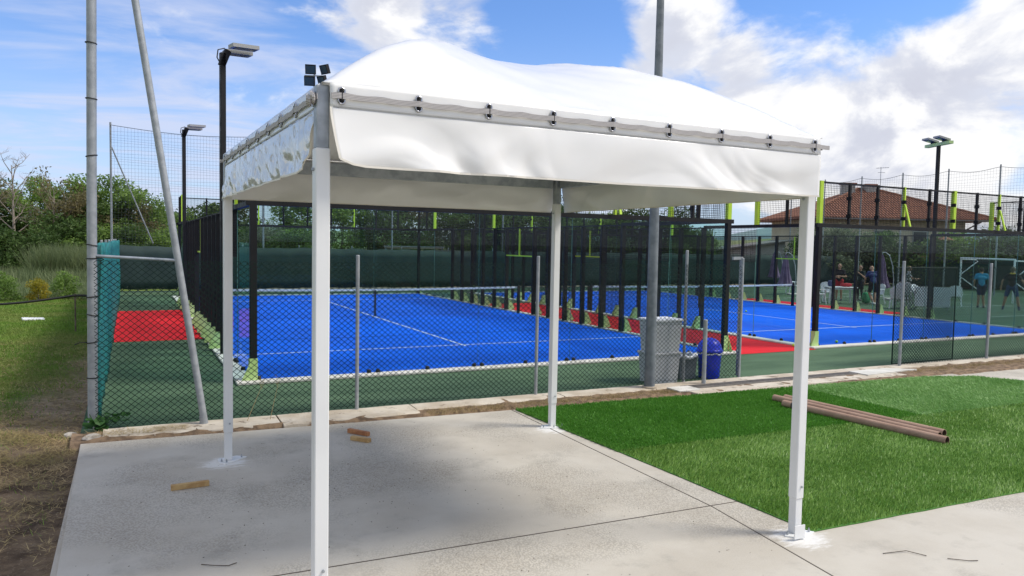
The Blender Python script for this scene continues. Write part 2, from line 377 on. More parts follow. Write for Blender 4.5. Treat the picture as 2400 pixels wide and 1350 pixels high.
# ground sheet: fine near the camera, coarse towards the horizon
def axis_steps(lo, hi, fine): 
    a = [lo]; 
    while a[-1] < hi: a.append(a[-1]+fine)
    out = list(a); st = fine
    while out[-1] < 3000: st *= 1.6; out.append(out[-1]+st)
    st = fine
    while out[0] > -3000: st *= 1.6; out.insert(0, out[0]-st)
    return out
gx = axis_steps(-12, -2, .25); gy = axis_steps(-10, 16, .35)
V = []; F = []
for j, y in enumerate(gy):
    for i, x in enumerate(gx):
        z = -.05
        if x < -2.32:
            k_ = min(1, (-2.32-x)/1.2); z = -.06+.05*k_*fbm(x, y, 1.1, 4)+.04*k_
            if x < -9: z += min(1.2, (-9-x)*.02)*(1 if y < 60 else .4)
        V.append((x, y, z))
n_ = len(gx)
for j in range(len(gy)-1):
    for i in range(n_-1): a = j*n_+i; F.append((a, a+1, a+1+n_, a+n_))
me = bpy.data.meshes.new('ground'); me.from_pydata(V, [], F); me.update()
struct(obj('ground', me, mt['ground'], smooth=True))

# hills on the horizon
V = []; F = []; na = 90
for i in range(na+1):
    a = YAW+math.radians(-75+150*i/na); rr = 1500
    h = 14+26*max(0, .5+fbm(math.cos(a)*6, math.sin(a)*6, 1, 4)*.9)+10*max(0, math.sin(i*.13))
    for q, (dr, hh) in enumerate(((-420, -3), (-200, h*.45), (0, h), (200, h*.6))):
        V.append((CAM.x+(rr+dr)*math.sin(a), CAM.y+(rr+dr)*math.cos(a), hh))
for i in range(na):
    for q in range(3): a = i*4+q; F.append((a, a+4, a+5, a+1))
me = bpy.data.meshes.new('hills'); me.from_pydata(V, [], F); me.update()
struct(obj('hills', me, mt['hill'], smooth=True))
V = []; F = []; na = 60
for i in range(na+1):
    a = YAW+math.radians(-70+140*i/na); rr = 420
    h = 3+7*max(0, .5+fbm(math.cos(a)*5+4, math.sin(a)*5, 1, 4))
    for q, (dr, hh) in enumerate(((-160, -1), (-60, h*.5), (0, h), (80, h*.4))):
        V.append((CAM.x+(rr+dr)*math.sin(a), CAM.y+(rr+dr)*math.cos(a), hh))
for i in range(na):
    for q in range(3): a = i*4+q; F.append((a, a+4, a+5, a+1))
me = bpy.data.meshes.new('low_hill'); me.from_pydata(V, [], F); me.update()
struct(obj('low_hill', me, mt['field'], smooth=True))

# sports floor: dark green turf sheet, red walkways, blue courts
def sheet(name, x0, x1, y0, y1, z, mat, parent=None):
    return MB().add([(x0,y0,z),(x1,y0,z),(x1,y1,z),(x0,y1,z)], [(0,1,2,3)]).build(name, mat, parent)
struct(sheet('sports_floor', -2.32, 60, -2.78, 24.2, 0., mt['dark_turf']))
for a in ((-2.22,-.27,6.0,14.0), (10.22,12.56,-.30,14.0), (23.05,24.6,6.0,14.0)):
    struct(sheet('red_walkway', a[0], a[1], a[2], a[3], .006, mt['red_turf']))
# white field lines beyond the courts
for a in ((26.4,46,4.0,4.06), (26.4,46,7.6,7.66), (33.0,33.06,-2,22), (26.4,46,13.8,13.86)):
    struct(sheet('field_line', a[0], a[1], a[2], a[3], .005, mt['line']))

def court_floor(ox):
    f = struct(sheet('court_floor', ox, ox+10, 0, 20, .014, mt['blue_turf']))
    for a in ((.0,10,3.025,3.075), (0,10,16.925,16.975), (4.975,5.025,2.85,17.15)):
        sheet('painted_line', ox+a[0], ox+a[1], a[2], a[3], .018, mt['line'], f)
    for q in range(1, 5): sheet('seam', ox, ox+10, 4*q-.006, 4*q+.006, .0165, mt['bluebin'], f)
    kb = MB()
    kb.bbox(ox-.28, ox+10.28, -.24, -.003, 0, .05, .012); kb.bbox(ox-.28, ox+10.28, 20.003, 20.24, 0, .05, .012)
    kb.bbox(ox-.27, ox-.003, 0, 20, 0, .049, .012); kb.bbox(ox+10.003, ox+10.19, 0, 20, 0, .049, .012)
    kb.build('kerb_edge', mt['kerbw'], f)
    return f
COURTS = (0., 12.82)
for ox in COURTS: court_floor(ox)

# concrete apron, cast in bays with saw joints between them
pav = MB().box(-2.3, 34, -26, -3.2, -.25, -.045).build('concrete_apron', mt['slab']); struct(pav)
J = .007
def bay(poly):
    n = len(poly); c = (sum(p[0] for p in poly)/n, sum(p[1] for p in poly)/n); mb = MB()
    ins = lambda e: [(x+(c[0]-x)/max(.1, math.hypot(c[0]-x, c[1]-y))*e, y+(c[1]-y)/max(.1, math.hypot(c[0]-x, c[1]-y))*e) for x, y in poly]
    i0, i1 = ins(J*.7), ins(J*.7+.006)
    vs = [(x,y,-.2) for x,y in i0]+[(x,y,-.006) for x,y in i0]+[(x,y,0) for x,y in i1]
    fs = [tuple(range(2*n,3*n))]
    for L in (0, 1):
        for i in range(n): fs.append((L*n+i, L*n+(i+1)%n, (L+1)*n+(i+1)%n, (L+1)*n+i))
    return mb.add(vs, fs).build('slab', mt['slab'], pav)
xj = lambda y: 2.88-.045*(-7.64-y)*-1 if y < -7.64 else 2.88
bay([(-2.25,-7.50),(2.87,-7.66),(2.99,-3.43),(-2.30,-3.19)])
bay([(-2.20,-14.0),(2.02,-14.0),(2.87,-7.66),(-2.25,-7.50)])
bay([(2.87,-7.66),(10.2,-7.90),(10.0,-3.66),(2.99,-3.43)])
bay([(2.02,-14.0),(10.4,-14.0),(10.2,-7.90),(2.87,-7.66)])
bay([(10.2,-7.90),(22,-8.3),(22,-3.95),(10.0,-3.66)])
bay([(10.4,-14.0),(22,-14.0),(22,-8.3),(10.2,-7.90)])
bay([(-2.2,-22),(10.4,-22),(10.4,-14.0),(-2.2,-14.0)])
bay([(10.4,-22),(22,-22),(22,-14.0),(10.4,-14.0)])

def saw_joint(x0, y0, x1, y1):
    MB().beam((x0,y0,-.002),(x1,y1,-.002),.011,.008).build('saw_joint', mt['joint'], pav)
saw_joint(-2.25,-7.50,2.87,-7.66); saw_joint(2.875,-7.66,10.2,-7.90); saw_joint(2.99,-3.45,2.87,-7.65); saw_joint(2.87,-7.67,2.02,-14.0)
# soil strip between kerb and apron
V = []; F = []; xs = np.arange(-2.4, 34.01, .12); ys = np.linspace(-4.25, -2.74, 12)
for x in xs:
    for y in ys:
        e = -3.2-.045*(x+2.3); k_ = 1 if y > e else 0
        V.append((x, y, (.022+.03*fbm(x*2, y*2, 2.5, 4) if y > e+.02 else -.06) if x < 23 else .0))
ny = len(ys)
for i in range(len(xs)-1):
    for j in range(ny-1): a = i*ny+j; F.append((a, a+ny, a+ny+1, a+1))
me = bpy.data.meshes.new('soil_strip'); me.from_pydata(V, [], F); me.update()
struct(obj('soil_strip', me, mt['soil'], smooth=True))

# old cast kerb under the fence: separate weathered lengths, broken at the ends
kerb = bpy.data.objects.new('fence_kerb', None); COL.objects.link(kerb); struct(kerb)
x = -2.08
rk = random.Random(3)
while x < 24:
    L = rk.uniform(1.6, 3.2); n = 22
    if 6.2 < x < 10.3: w0, w1 = -2.98, -2.72
    else: w0, w1 = (-3.2-.045*(x+2.3)+.06 if x < 1.2 else -3.06), -2.72
    V = []; F = []
    for i in range(n+1):
        xx = x+L*i/n-.01*(i == n); e = .012*fbm(xx*7, 1, 1, 3); dz = .012*fbm(xx*4, 9, 1, 3); fr = w0+.05*fbm(xx*5, 3, 1, 4)
        V += [(xx, fr-.02, -.06), (xx, fr, .018+dz), (xx, fr+.03+e, .036+dz), (xx, w1-.015, .045+dz*.4), (xx, w1, .035), (xx, w1, -.06)]
    for i in range(n):
        for q in range(5): a = i*6+q; F.append((a, a+6, a+7, a+1))
    F += [tuple(range(6)), tuple(n*6+q for q in range(5,-1,-1))]
    me = bpy.data.meshes.new('kerb_stone'); me.from_pydata(V, [], F); me.update(); obj('kerb_stone', me, mt['kerb'], kerb)
    x += L+rk.choice((.003,.004,.012))
# drain channel with grating
gr = thing('drain_grate', 'long dark metal drain grating set in front of the kerb', 'drain grate', (8.3,-3.14,0))
mb = MB(); mb.box(-2.0,2.0,-.105,-.09,.028,.05); mb.box(-2.0,2.0,.09,.105,.028,.05); mb.build('frame', mt['iron'], gr)
mb = MB().box(-2,2,-.089,.089,.006,.012); mb.build('channel', mt['hose'], gr)
mb = MB()
for i in range(100): mb.box(-1.99+i*.04, -1.99+i*.04+.016, -.088, .088, .034, .046)
for y in (-.03,.03): mb.box(-1.99,1.99,y-.006,y+.006,.030,.0345)
tag(mb.build('bars', mt['iron'], gr), kind='stuff')
mb = MB(); mb.bbox(-2.1,2.9,-.46,-.107,-.05,.030,.006); mb.bbox(2.03,2.9,-.106,.14,-.05,.030,.006); mb.bbox(-2.0,2.0,.107,.15,-.05,.034,.004); mb.build('concrete_surround', mt['kerb'], gr)
# light concrete cover plate by the big pole and a cast pad at the far end of the drain
o = MB().bbox(-.22,.22,-.16,.16,0,.03,.006).build('cover_plate', mt['kerbw'], loc=(6.22,-3.22,.02)); tag(o, 'small pale concrete cover plate beside the big pole foot', 'cover plate')
o = MB().prism([(10.35,-3.42),(11.9,-3.30),(11.35,-2.99),(10.35,-3.0)], .0, .05).build('concrete_pad', mt['kerbw']); tag(o, 'pale wedge of concrete at the end of the drain', 'concrete pad')

# ================================================================== padel enclosures
def wire_grid(w_, h_, step, r, skipends=False):
    mb = MB(); nx = max(1, round(w_/step)); nz = max(1, round(h_/step))
    for i in range(nx+1): x = w_*i/nx; mb.box(x-r, x+r, -r, r, 0, h_)
    for j in range(nz+1): z = h_*j/nz; mb.box(0, w_, -r-.0035, r-.0035-.0002, z-r, z+r)
    return mb.mesh('mesh_panel')
shared = {}
def sh_mesh(key, fn):
    if key not in shared: shared[key] = fn()
    return shared[key]
def place(name, me, mat, parent, loc, rz=0):
    o = obj(name, me, mat, parent); o.location = loc; o.rotation_euler = (0,0,rz); return o
def enclosure(ox, label):
    t = thing('padel_enclosure', label, 'court enclosure', (ox,0,0), 0, 'padel court enclosures')
    H = 2.92; P = math.pi
    pane = sh_mesh('pane', lambda: MB().box(.006,1.994,-.006,.006,.03,H-.05).mesh('glass_pane'))
    pane2 = sh_mesh('pane2', lambda: MB().box(.006,1.994,-.006,.006,.03,1.97).mesh('glass_pane'))
    for g_ in (pane, pane2):
        if len(g_.materials) < 2:
            g_.materials.append(mt['glass']); g_.materials.append(mt['glass_edge'])
            for f_ in g_.polygons: f_.material_index = 0 if abs(f_.normal.y) > .5 else 1
    clip = sh_mesh('clip', lambda: MB().lathe([(.0,.062),(.022,.058),(.038,.042),(.042,.02),(.042,0)], n=10).mesh('glass_clip'))
    m1 = sh_mesh('m1', lambda: wire_grid(.94, .93, .052, .0028))
    m3 = sh_mesh('m3', lambda: wire_grid(.92, 2.86, .052, .0026))
    m2 = sh_mesh('m2', lambda: wire_grid(1.94, .93, .052, .0028))
    post1 = sh_mesh('post1', lambda: MB().box(-.03,.03,-.03,.03,0,1.0).mesh('upper_post'))
    def ypost():
        mb = MB(); mb.box(-.026,.026,-.03,.03,0,1.0); mb.beam((.0,-.036,.55),(.0,-.20,.0),.05,.03); return mb.mesh('upper_post')
    ypost_ = sh_mesh('ypost', ypost)
    limepost = sh_mesh('limepost', lambda: MB().box(-.05,.05,-.05,.05,0,1.0).mesh('upper_post'))
    side = sh_mesh('side', lambda: MB().box(-.06,.06,-.035,.035,.05,H-.04).mesh('side_post'))
    sidelug = sh_mesh('lug', lambda: MB().box(-.018,.018,-.062,.062,0,.09).mesh('mesh_lug'))
    def brk():
        mb = MB(); prof = [(0,0),(.22,0),(.22,.06),(.10,.30),(.07,.34),(0,.34)]
        for y in (-.052,.047):
            mb.add([(px,y,pz) for px,pz in prof]+[(px,y+.005,pz) for px,pz in prof], [tuple(range(6)), tuple(range(11,5,-1))]+[(i,(i+1)%6+0,(i+1)%6+6,i+6) for i in range(6)])
        mb.box(0,.22,-.047,.047,0,.008); mb.box(.0,.006,-.047,.047,.008,.34)
        return mb.mesh('base_bracket')
    br = sh_mesh('brk', brk)
    def cbr():
        mb = MB(); mb.box(-.085,.085,-.085,.085,.0,.012); mb.box(-.062,.062,-.068,-.062,.012,.36); mb.box(-.068,-.062,-.062,.062,.012,.36)
        mb.prism([(-.16,-.075),(.06,-.075),(.06,-.069),(-.16,-.069)], .012, .05)
        mb.add([(-.19,-.08,.012),(-.062,-.08,.30),(-.062,-.08,.012),(-.19,-.074,.012),(-.062,-.074,.30),(-.062,-.074,.012)], [(0,1,2),(5,4,3),(0,3,4,1),(1,4,5,2)])
        return mb.mesh('corner_bracket')
    cb = sh_mesh('cbr', cbr)
    corner = sh_mesh('corner', lambda: MB().bbox(-.055,.055,-.055,.055,.04,H+.05,.006).mesh('corner_post'))
    endbeam = sh_mesh('endbeam', lambda: MB().box(-.12,10.12,-.05,.05,H-.045,H+.045).mesh('end_beam'))
    sidebeam = sh_mesh('sidebeam', lambda: MB().box(-.05,.05,.056,4.0,H-.04,H+.04).mesh('side_beam'))
    toprail = sh_mesh('toprail', lambda: MB().box(-.03,10.03,-.022,.022,H+1.0,H+1.035).mesh('top_rail'))
    stoprail = sh_mesh('stoprail', lambda: MB().box(-.022,.022,.024,2.02,H+1.0,H+1.035).mesh('top_rail'))
    smid = sh_mesh('smid', lambda: MB().box(-.02,.02,4.0,16.0,H-.04,H-.005).mesh('side_rail'))
    for end in (0, 1):
        y = 20*end; out = -1 if end == 0 else 1
        place('end_beam', endbeam, mt['black'], t, (0,y+.004*out,0))
        place('top_rail', toprail, mt['black'], t, (0,y,0))
        for i in range(5):
            place('glass_pane', pane, mt['glass'], t, (2*i,y,.02))
            for cx in (.08, 1.0, 1.92): place('glass_clip', clip, mt['black'], t, (2*i+cx, y+.03*out, .05))
        for i in range(11):
            if i in (0, 10): me, ma = (limepost, mt['lime']) if end == 0 else (post1, mt['black'])
            elif i in (3, 7): me, ma = ypost_, mt['lime'] if end == 0 else mt['black']
            elif i == 5: me, ma = limepost if end == 0 else post1, mt['lime']
            else: me, ma = post1, mt['black']
            place('upper_post', me, ma, t, (i, y, H+.045 if i not in (0,10) else H+.046), 0 if end == 0 else P)
            if i < 10: place('mesh_panel', m1, mt['mesh'], t, (i+.03, y+.02*out, H+.06))
            if 0 < i < 10:
                for hz in (.2,.62): place('mesh_lug', sidelug, mt['black'], t, (i-.035, y+.02*out, H+hz))
    for sx in (0, 1):
        x = 10*sx; o_ = -1 if sx == 0 else 1; rz = P if sx == 0 else 0
        for end in (0, 1):
            y0 = 0 if end == 0 else 20; s_ = 1 if end == 0 else -1
            place('corner_post', corner, mt['black'], t, (x, y0, 0))
            place('corner_bracket', cb, mt['pale_lime'], t, (x, y0-.0*s_, .04), (0 if end == 0 else P*1.5) if sx == 0 else (P/2 if end == 0 else P))
            b_ = place('side_beam', sidebeam, mt['black'], t, (x, y0, 0)); b_.scale = (1, s_, 1)
            b_ = place('top_rail', stoprail, mt['black'], t, (x, y0, 0)); b_.scale = (1, s_, 1)
            ya = min(y0, y0+2*s_)
            place('glass_pane', pane, mt['glass'], t, (x, ya, .02), P/2)
            yb = ya+2*s_
            place('glass_pane', pane2, mt['glass'], t, (x, yb, .02), P/2)
            for cy in (.08, 1., 1.92, 2.08, 3.0): place('glass_clip', clip, mt['black'], t, (x+.03*o_, y0+cy*s_, .05))
            place('mesh_panel', m2, mt['mesh'], t, (x, yb+.03, 1.99), P/2)
            for q in (1, 2):
                place('upper_post', post1 if q == 1 else limepost, mt['black'] if q == 1 else mt['lime'], t, (x, y0+q*s_, H+.04))
                place('mesh_panel', m1, mt['mesh'], t, (x, (y0+(q-1)*s_ if s_ > 0 else y0-q)+.03, H+.05), P/2)
        place('side_rail', smid, mt['black'], t, (x, 0, 0))
        for i in range(4, 17):
            if i == 10: continue
            place('side_post', side, mt['black'], t, (x+.03*o_, i, 0))
            place('base_bracket', br, mt['pale_lime'], t, (x+.11*o_, i, .05), rz)
            if i < 16 and i not in (9, 10): place('mesh_panel', m3, mt['mesh'], t, (x, i+.04, .03), P/2)
        # entrance frame beside the net: lime post on a lime cross bar
        place('mesh_panel', m2, mt['mesh'], t, (x, 9.03, 1.99), P/2)
        MB().box(x-.02,x+.02,9.042,10.958,1.935,1.975).build('entrance_bar', mt['lime'], t)
        MB().box(x-.02,x+.02,9.98,10.02,1.975,H-.045).build('entrance_post', mt['lime'], t)
        b_ = MB().box(x-.04,x+.04,9.96,10.04,.015,.93).build('centre_post', mt['black'], t)
    return t
enclosure(COURTS[0], 'black and lime glass padel court enclosure behind the white gazebo')
enclosure(COURTS[1], 'black and lime glass padel court enclosure on the right, beyond the red walkway')

def padel_net(ox, label):
    t = thing('padel_net', label, 'net', (ox,10,0), 0, 'padel nets')
    mb = MB()
    for i in range(200): x = .1+i*.049; mb.box(x-.0012, x+.0012, -.0012, .0012, .03, .86)
    for j in range(17): z = .03+j*.05; mb.box(.06, 9.94, -.003, -.0013, z-.0012, z+.0012)
    tag(mb.build('net_mesh', mt['netblack'], t), kind='stuff')
    mb = MB(); N = 16
    V = []; F = []
    for i in range(N+1):
        x = .06+9.88*i/N; s_ = .04*math.sin(math.pi*i/N)
        V += [(x,-.012,.86-s_),(x,.012,.86-s_),(x,.012,.92-s_),(x,-.012,.92-s_)]
    for i in range(N):
        for q in range(4): a = i*4+q; b_ = i*4+(q+1)%4; F.append((a,b_,b_+4,a+4))
    mb.add(V, F); mb.build('top_tape', mt['line'], t)
    for x in (.05, 9.95): MB().bbox(x-.03,x+.03,-.12,-.04,.014,.95,.006).build('net_post', mt['black'], t)
    MB().box(4.97,5.03,-.014,-.0125,.03,.85).build('centre_strap', mt['netblack'], t)
    return t
padel_net(COURTS[0], 'padel net with white tape across the court behind the gazebo')
padel_net(COURTS[1], 'padel net with white tape across the right-hand court')

# ================================================================== gazebo
GX0, GX1, GY0, GY1 = -.86, 3.05, -8.46, -4.50
EX0, EX1, EY0, EY1 = -.895, 3.11, -8.53, -4.43          # fabric edge
gz = thing('gazebo', 'white domed fabric gazebo on four square posts over the concrete', 'gazebo', (1.08,-6.48,0))
def gpart(mb_or_mesh, name, mat, smooth=False):
    me_ = mb_or_mesh.mesh(name) if isinstance(mb_or_mesh, MB) else mb_or_mesh
    for v in me_.vertices:
        v.co.x += .075*max(0, (1.08-v.co.x)/1.95)*(-4.43-v.co.y)/4.1      # the frame stands slightly out of square
        v.co.x -= 1.08; v.co.y += 6.48
    return obj(name, me_, mat, gz, smooth)
# roof membrane: stretched over two crossed arches, pinned along the edge
N = 81; u = np.linspace(-1, 1, N); UU, VV = np.meshgrid(u, u, indexing='ij')
rr_ = np.array([0,.17,.34,.49,.58,.70,.81,.91,1.0]); zz_ = np.array([3.85,3.905,3.905,3.825,3.75,3.632,3.487,3.335,3.20])
prof = lambda r: np.interp(r, rr_, zz_)
Z = 3.20+.6*np.clip(1-np.maximum(abs(UU), abs(VV)), 0, 1)
diag = (abs(abs(UU)-abs(VV)) < 1e-6); edge = (abs(UU) > .999) | (abs(VV) > .999)
prof2 = lambda r: np.interp(r, [0,.05,.10,.18,.29,.48,.62,.716,.853,.94,1.0], [3.85,3.87,3.89,3.92,3.918,3.83,3.715,3.608,3.42,3.295,3.20])
Zd = np.where(UU*VV > 0, prof(abs(UU)), prof2(abs(UU)))     # the second arch passes under the first
for it in range(2500):
    Zn = Z.copy(); Zn[1:-1,1:-1] = .25*(Z[2:,1:-1]+Z[:-2,1:-1]+Z[1:-1,2:]+Z[1:-1,:-2]); Z = Zn
    Z[diag] = Zd[diag]; Z[edge] = 3.20
Zp = Z.copy()
for it in range(3):
    Zn = Zp.copy(); Zn[1:-1,1:-1] = .5*Zp[1:-1,1:-1]+.125*(Zp[2:,1:-1]+Zp[:-2,1:-1]+Zp[1:-1,2:]+Zp[1:-1,:-2]); Zp = Zn
    Zp[edge] = 3.20
V = []; F = []
for i in range(N):
    for j in range(N):
        x = EX0+(EX1-EX0)*(UU[i,j]+1)/2; y = EY0+(EY1-EY0)*(VV[i,j]+1)/2
        ed = 1-max(abs(UU[i,j]), abs(VV[i,j])); z = Zp[i,j]
        # small tension puckers near the edge and faint creases higher up
        z += .016*math.exp(-(ed/.09)**2)*mnoise.noise(Vector((x*8, y*8, 1)))*min(1, ed*40)+.010*fbm(x*1.6, y*1.6, 1.5, 3)*min(1, ed*8)
        z += .007*mnoise.noise(Vector((x*2.2+y*5.5, x*.9, 3)))*min(1, ed*6)*max(0, min(1, x*.6))
        V.append((x,y,z))
for i in range(N-1):
    for j in range(N-1): a = i*N+j; F.append((a, a+N, a+N+1, a+1))
me = bpy.data.meshes.new('roof_fabric'); me.from_pydata(V, [], F); me.update()
o = gpart(me, 'roof_fabric', mt['pvc'], True)
sd = o.modifiers.new('thickness', 'SOLIDIFY'); sd.thickness = .002; sd.offset = -1
# the four sides: p(s, h) -> point, s along the side, h down from the edge
def side_frame(k_):
    return {'front': (Vector((EX0,EY0,0)), Vector((1,0,0)), Vector((0,-1,0)), EX1-EX0),
            'back': (Vector((EX1,EY1,0)), Vector((-1,0,0)), Vector((0,1,0)), EX1-EX0),
            'left': (Vector((EX0,EY1,0)), Vector((0,-1,0)), Vector((-1,0,0)), EY1-EY0),
            'right': (Vector((EX1,EY0,0)), Vector((0,1,0)), Vector((1,0,0)), EY1-EY0)}[k_]
ZS = 3.13; SEAM = 3.065
for k_ in ('front','back','left','right'):
    O, T, NO, L = side_frame(k_); seed = {'front':0,'back':11,'left':23,'right':37}[k_]
    # edge band that carries the eyelets
    nx, nz = 120, 6; V = []; F = []
    for i in range(nx+1):
        s_ = (.042 if k_ == 'front' else .03)+(L-(.072 if k_ == 'front' else .09 if k_ == 'left' else .06))*i/nx
        for j in range(nz+1):
            h = j/nz; z = 3.203-(3.203-SEAM)*h
            o_ = .004+.009*h+.003*mnoise.noise(Vector((s_*6, z*9, seed)))
            p = O+T*s_+NO*o_; V.append((p.x,p.y,z))
    for i in range(nx):
        for j in range(nz): a = i*(nz+1)+j; F.append((a, a+1, a+nz+2, a+nz+1))
    me = bpy.data.meshes.new('edge_band'); me.from_pydata(V, [], F); me.update(); gpart(me, 'edge_band', mt['pvc'], True).modifiers.new('thickness', 'SOLIDIFY').thickness = .002
    # hanging valance with soft folds; its ends curl away from the corner posts
    nx, nz = 200, 28; V = []; F = []; hem = []; endl = []
    for i in range(nx+1):
        s0 = i/nx
        for j in range(nz+1):
            h = j/nz
            inset0 = (.045 if k_ == 'front' else .035)+.04*h**1.5+ (.30*h**1.6 if k_ == 'left' else 0)*0
            inset1 = .03+.02*h
            if k_ == 'left': inset1 = .07+.22*h**1.4; inset0 = .03-.0*h
            if k_ == 'back': inset0 = .03+.07*h**2; 
            s_ = inset0+(L-inset0-inset1)*s0
            cor = (min(1, s0*14)*.5+.5)
            drop = .325
            endlift = .0
            if k_ == 'front': endlift = .035*max(0, 1-s0*L/.16)**2
            if k_ == 'left': endlift = .05*max(0, 1-(1-s0)*L/.35)**2
            z = SEAM-(drop-endlift)*h
            amp = h**.8
            wq = mnoise.noise(Vector((s_*.9, z*1.5, seed+1))); big = .058*mnoise.noise(Vector((s_*1.5+z*1.6+wq, z*2.6+wq*1.3, seed)))+.022*mnoise.noise(Vector((s_*3.3-z*4+wq*2, z*4, seed+5)))
            fold = .012*abs(mnoise.noise(Vector((s_*2.6+z*4.0+wq*3, z*3.0-s_, seed+9))))
            if k_ == 'left':
                big = .016*mnoise.noise(Vector((s_*1.4, z*2, seed)))+.014*mnoise.noise(Vector((s_*6+z*5, z*1.9, seed+2)))
                fold = .012*mnoise.noise(Vector((s_*12+z*6, z*3.5, seed+3)))+.020*mnoise.noise(Vector((s_*5+z*7, z*9, seed+6)))
            o_ = .014+(.03 if k_ == 'front' else .012 if k_ == 'left' else .03)*h+amp*(big+fold)
            p = O+T*s_+NO*o_; V.append((p.x,p.y,z))
            if j == nz: hem.append(Vector((p.x,p.y,z)))
            if (k_ == 'front' and i == 0) or (k_ == 'left' and i == nx): endl.append(Vector((p.x,p.y,z)))
    for i in range(nx):
        for j in range(nz): a = i*(nz+1)+j; F.append((a, a+1, a+nz+2, a+nz+1))
    me = bpy.data.meshes.new('valance'); me.from_pydata(V, [], F); me.update()
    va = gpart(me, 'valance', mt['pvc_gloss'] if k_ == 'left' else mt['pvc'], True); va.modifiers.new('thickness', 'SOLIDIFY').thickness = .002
    mb = MB()
    for a, b_ in zip(hem[:-1:4], hem[4::4]): mb.beam(a, b_, .006, .012)
    for a, b_ in zip(endl[:-1], endl[1:]): mb.beam(a, b_, .012, .006)
    gpart(mb, 'hem', mt['hem'])
    # stitched seam line
    mb = MB()
    for i in range(60): 
        a = O+T*(.06+(L-.12)*i/60)+NO*.0165; b_ = O+T*(.06+(L-.12)*(i+1)/60)+NO*.0165
        mb.beam((a.x,a.y,SEAM+.002),(b_.x,b_.y,SEAM+.002),.003,.004)
    gpart(mb, 'seam', mt['lamp_grey'])
    # elastic strap laced through pairs of steel eyelets
    pts = [(.107+.474*i if k_ == 'front' else .2+(.467 if k_ == 'back' else .47)*i) for i in range(9)]
    ey_me = None
    for s_ in pts:
        mb = MB(); 
        for dz in (.025,-.025):
            c = O+T*s_+NO*.019; mb.torus((c.x,c.y,ZS+dz), .0195, .0055, NO, 14, 6)
        gpart(mb, 'eyelet', mt['chrome'], True)
        mb = MB(); c = O+T*s_+NO*.0165
        for dz in (.025,-.025):
            tx = T; disc = [(c+tx*math.cos(q*math.pi/5)*.0145).to_tuple() for q in range(10)]
            mb.add([(c.x+T.x*math.cos(q*math.pi/5)*.0145, c.y+T.y*math.cos(q*math.pi/5)*.0145, ZS+dz+math.sin(q*math.pi/5)*.0145) for q in range(10)], [tuple(range(10))])
        c2_ = O+T*s_+NO*.030
        mb.beam((c2_.x,c2_.y,ZS-.026),(c2_.x,c2_.y,ZS+.026),.006,.005)
        gpart(mb, 'hook', mt['netblack'])
    n_s = 90; V = []; F = []
    for i in range(n_s+1):
        s_ = (.045 if k_ == 'front' else .02)+(L-(.045 if k_ == 'front' else .02)+(.05 if k_ != 'left' else -.02))*i/n_s
        near = min(abs(s_-q) for q in pts); o_ = .022+.006*math.exp(-(near/.05)**2)
        sag = -.006*math.sin(math.pi*min(1, near/.233))+.002*mnoise.noise(Vector((s_*3, seed, 0)))
        for (dz, dn) in ((-.016,0),(-.016,.005),(.016,.005),(.016,0)):
            p = O+T*s_+NO*(o_+dn); V.append((p.x,p.y,ZS+dz+sag))
    for i in range(n_s):
        for q in range(4): a = i*4+q; b_ = i*4+(q+1)%4; F.append((a,a+4,b_+4,b_))
    F += [(0,1,2,3), tuple(n_s*4+q for q in (3,2,1,0))]
    me = bpy.data.meshes.new('strap'); me.from_pydata(V, [], F); me.update(); gpart(me, 'strap', mt['strap'])
# looped strap knot near the front left corner
mb = MB()
for q in range(4):
    c = Vector((EX0-.035, EY0+.07+.012*q, 3.115+.012*math.sin(q*2)))
    pts = [c+Vector((.010*math.cos(a)-.008*q, .05*math.cos(a), .026*math.sin(a))) for a in np.linspace(0, 2*math.pi, 13)[:-1]]
    mb.path(pts, .010, 4, closed=True)
gpart(mb, 'strap_knot', mt['strap'])
# posts, sleeves, foot plates, bolts, edge beams, arches
for k_, (x, y) in enumerate([(GX0-.022,GY0), (GX1,GY0), (GX0-.02,GY1), (GX1-.02,GY1)]):
    h = .043
    gpart(MB().bbox(x-h,x+h,y-h,y+h,.30,2.84,.006), 'post', mt['white_post'])
    gpart(MB().bbox(x-h+.006,x+h-.006,y-h+.006,y+h-.006,.012,.302,.004), 'foot_tube', mt['white_post'])
    gpart(MB().bbox(x-h+.005,x+h-.005,y-h+.005,y+h-.005,2.838,3.192,.005), 'sleeve', mt['galv'])
    sx = 1 if k_ in (1,3) else -1; sy = -1 if k_ < 2 else 1
    if k_ == 1: poly = [(x-.13,y-.02),(x-.04,y-.13),(x+.16,y-.06),(x+.06,y+.09)]
    elif k_ == 2: poly = [(x-.10,y-.09),(x-.04,y-.15),(x+.19,y+.04),(x+.10,y+.12),(x-.10,y+.06)]
    elif k_ == 3: poly = [(x-.20,y-.06),(x-.02,y-.11),(x+.15,y-.10),(x+.08,y+.08),(x-.10,y+.08)]
    else: poly = [(x-.13,y-.10),(x+.13,y-.10),(x+.13,y+.10),(x-.13,y+.10)]
    gpart(MB().prism(poly, .001, .012), 'foot_plate', mt['white_post'])
    mb = MB()
    for px, py in poly[:3]:
        bx, by = px+(x-px)*.28, py+(y-py)*.28
        mb.tube((bx,by,.012),(bx,by,.03),.009,n=6); mb.tube((bx,by,.03),(bx,by,.045),.0045,n=6)
    gpart(mb, 'anchor_bolt', mt['galv'])
    mb = MB(); mb.tube((x-h-.002,y,2.72),(x-h-.012,y,2.72),.010,n=8); mb.tube((x+.01,y-h-.002,.40),(x+.01,y-h-.012,.40),.009,n=8)
    gpart(mb, 'bolt_head', mt['galv'])
    if k_ == 1:
        gpart(MB().beam((x-.075,y-.12,.0135),(x-.075,y-.12,.12),.11,.008), 'gusset', mt['white_post'])
I_ = .05
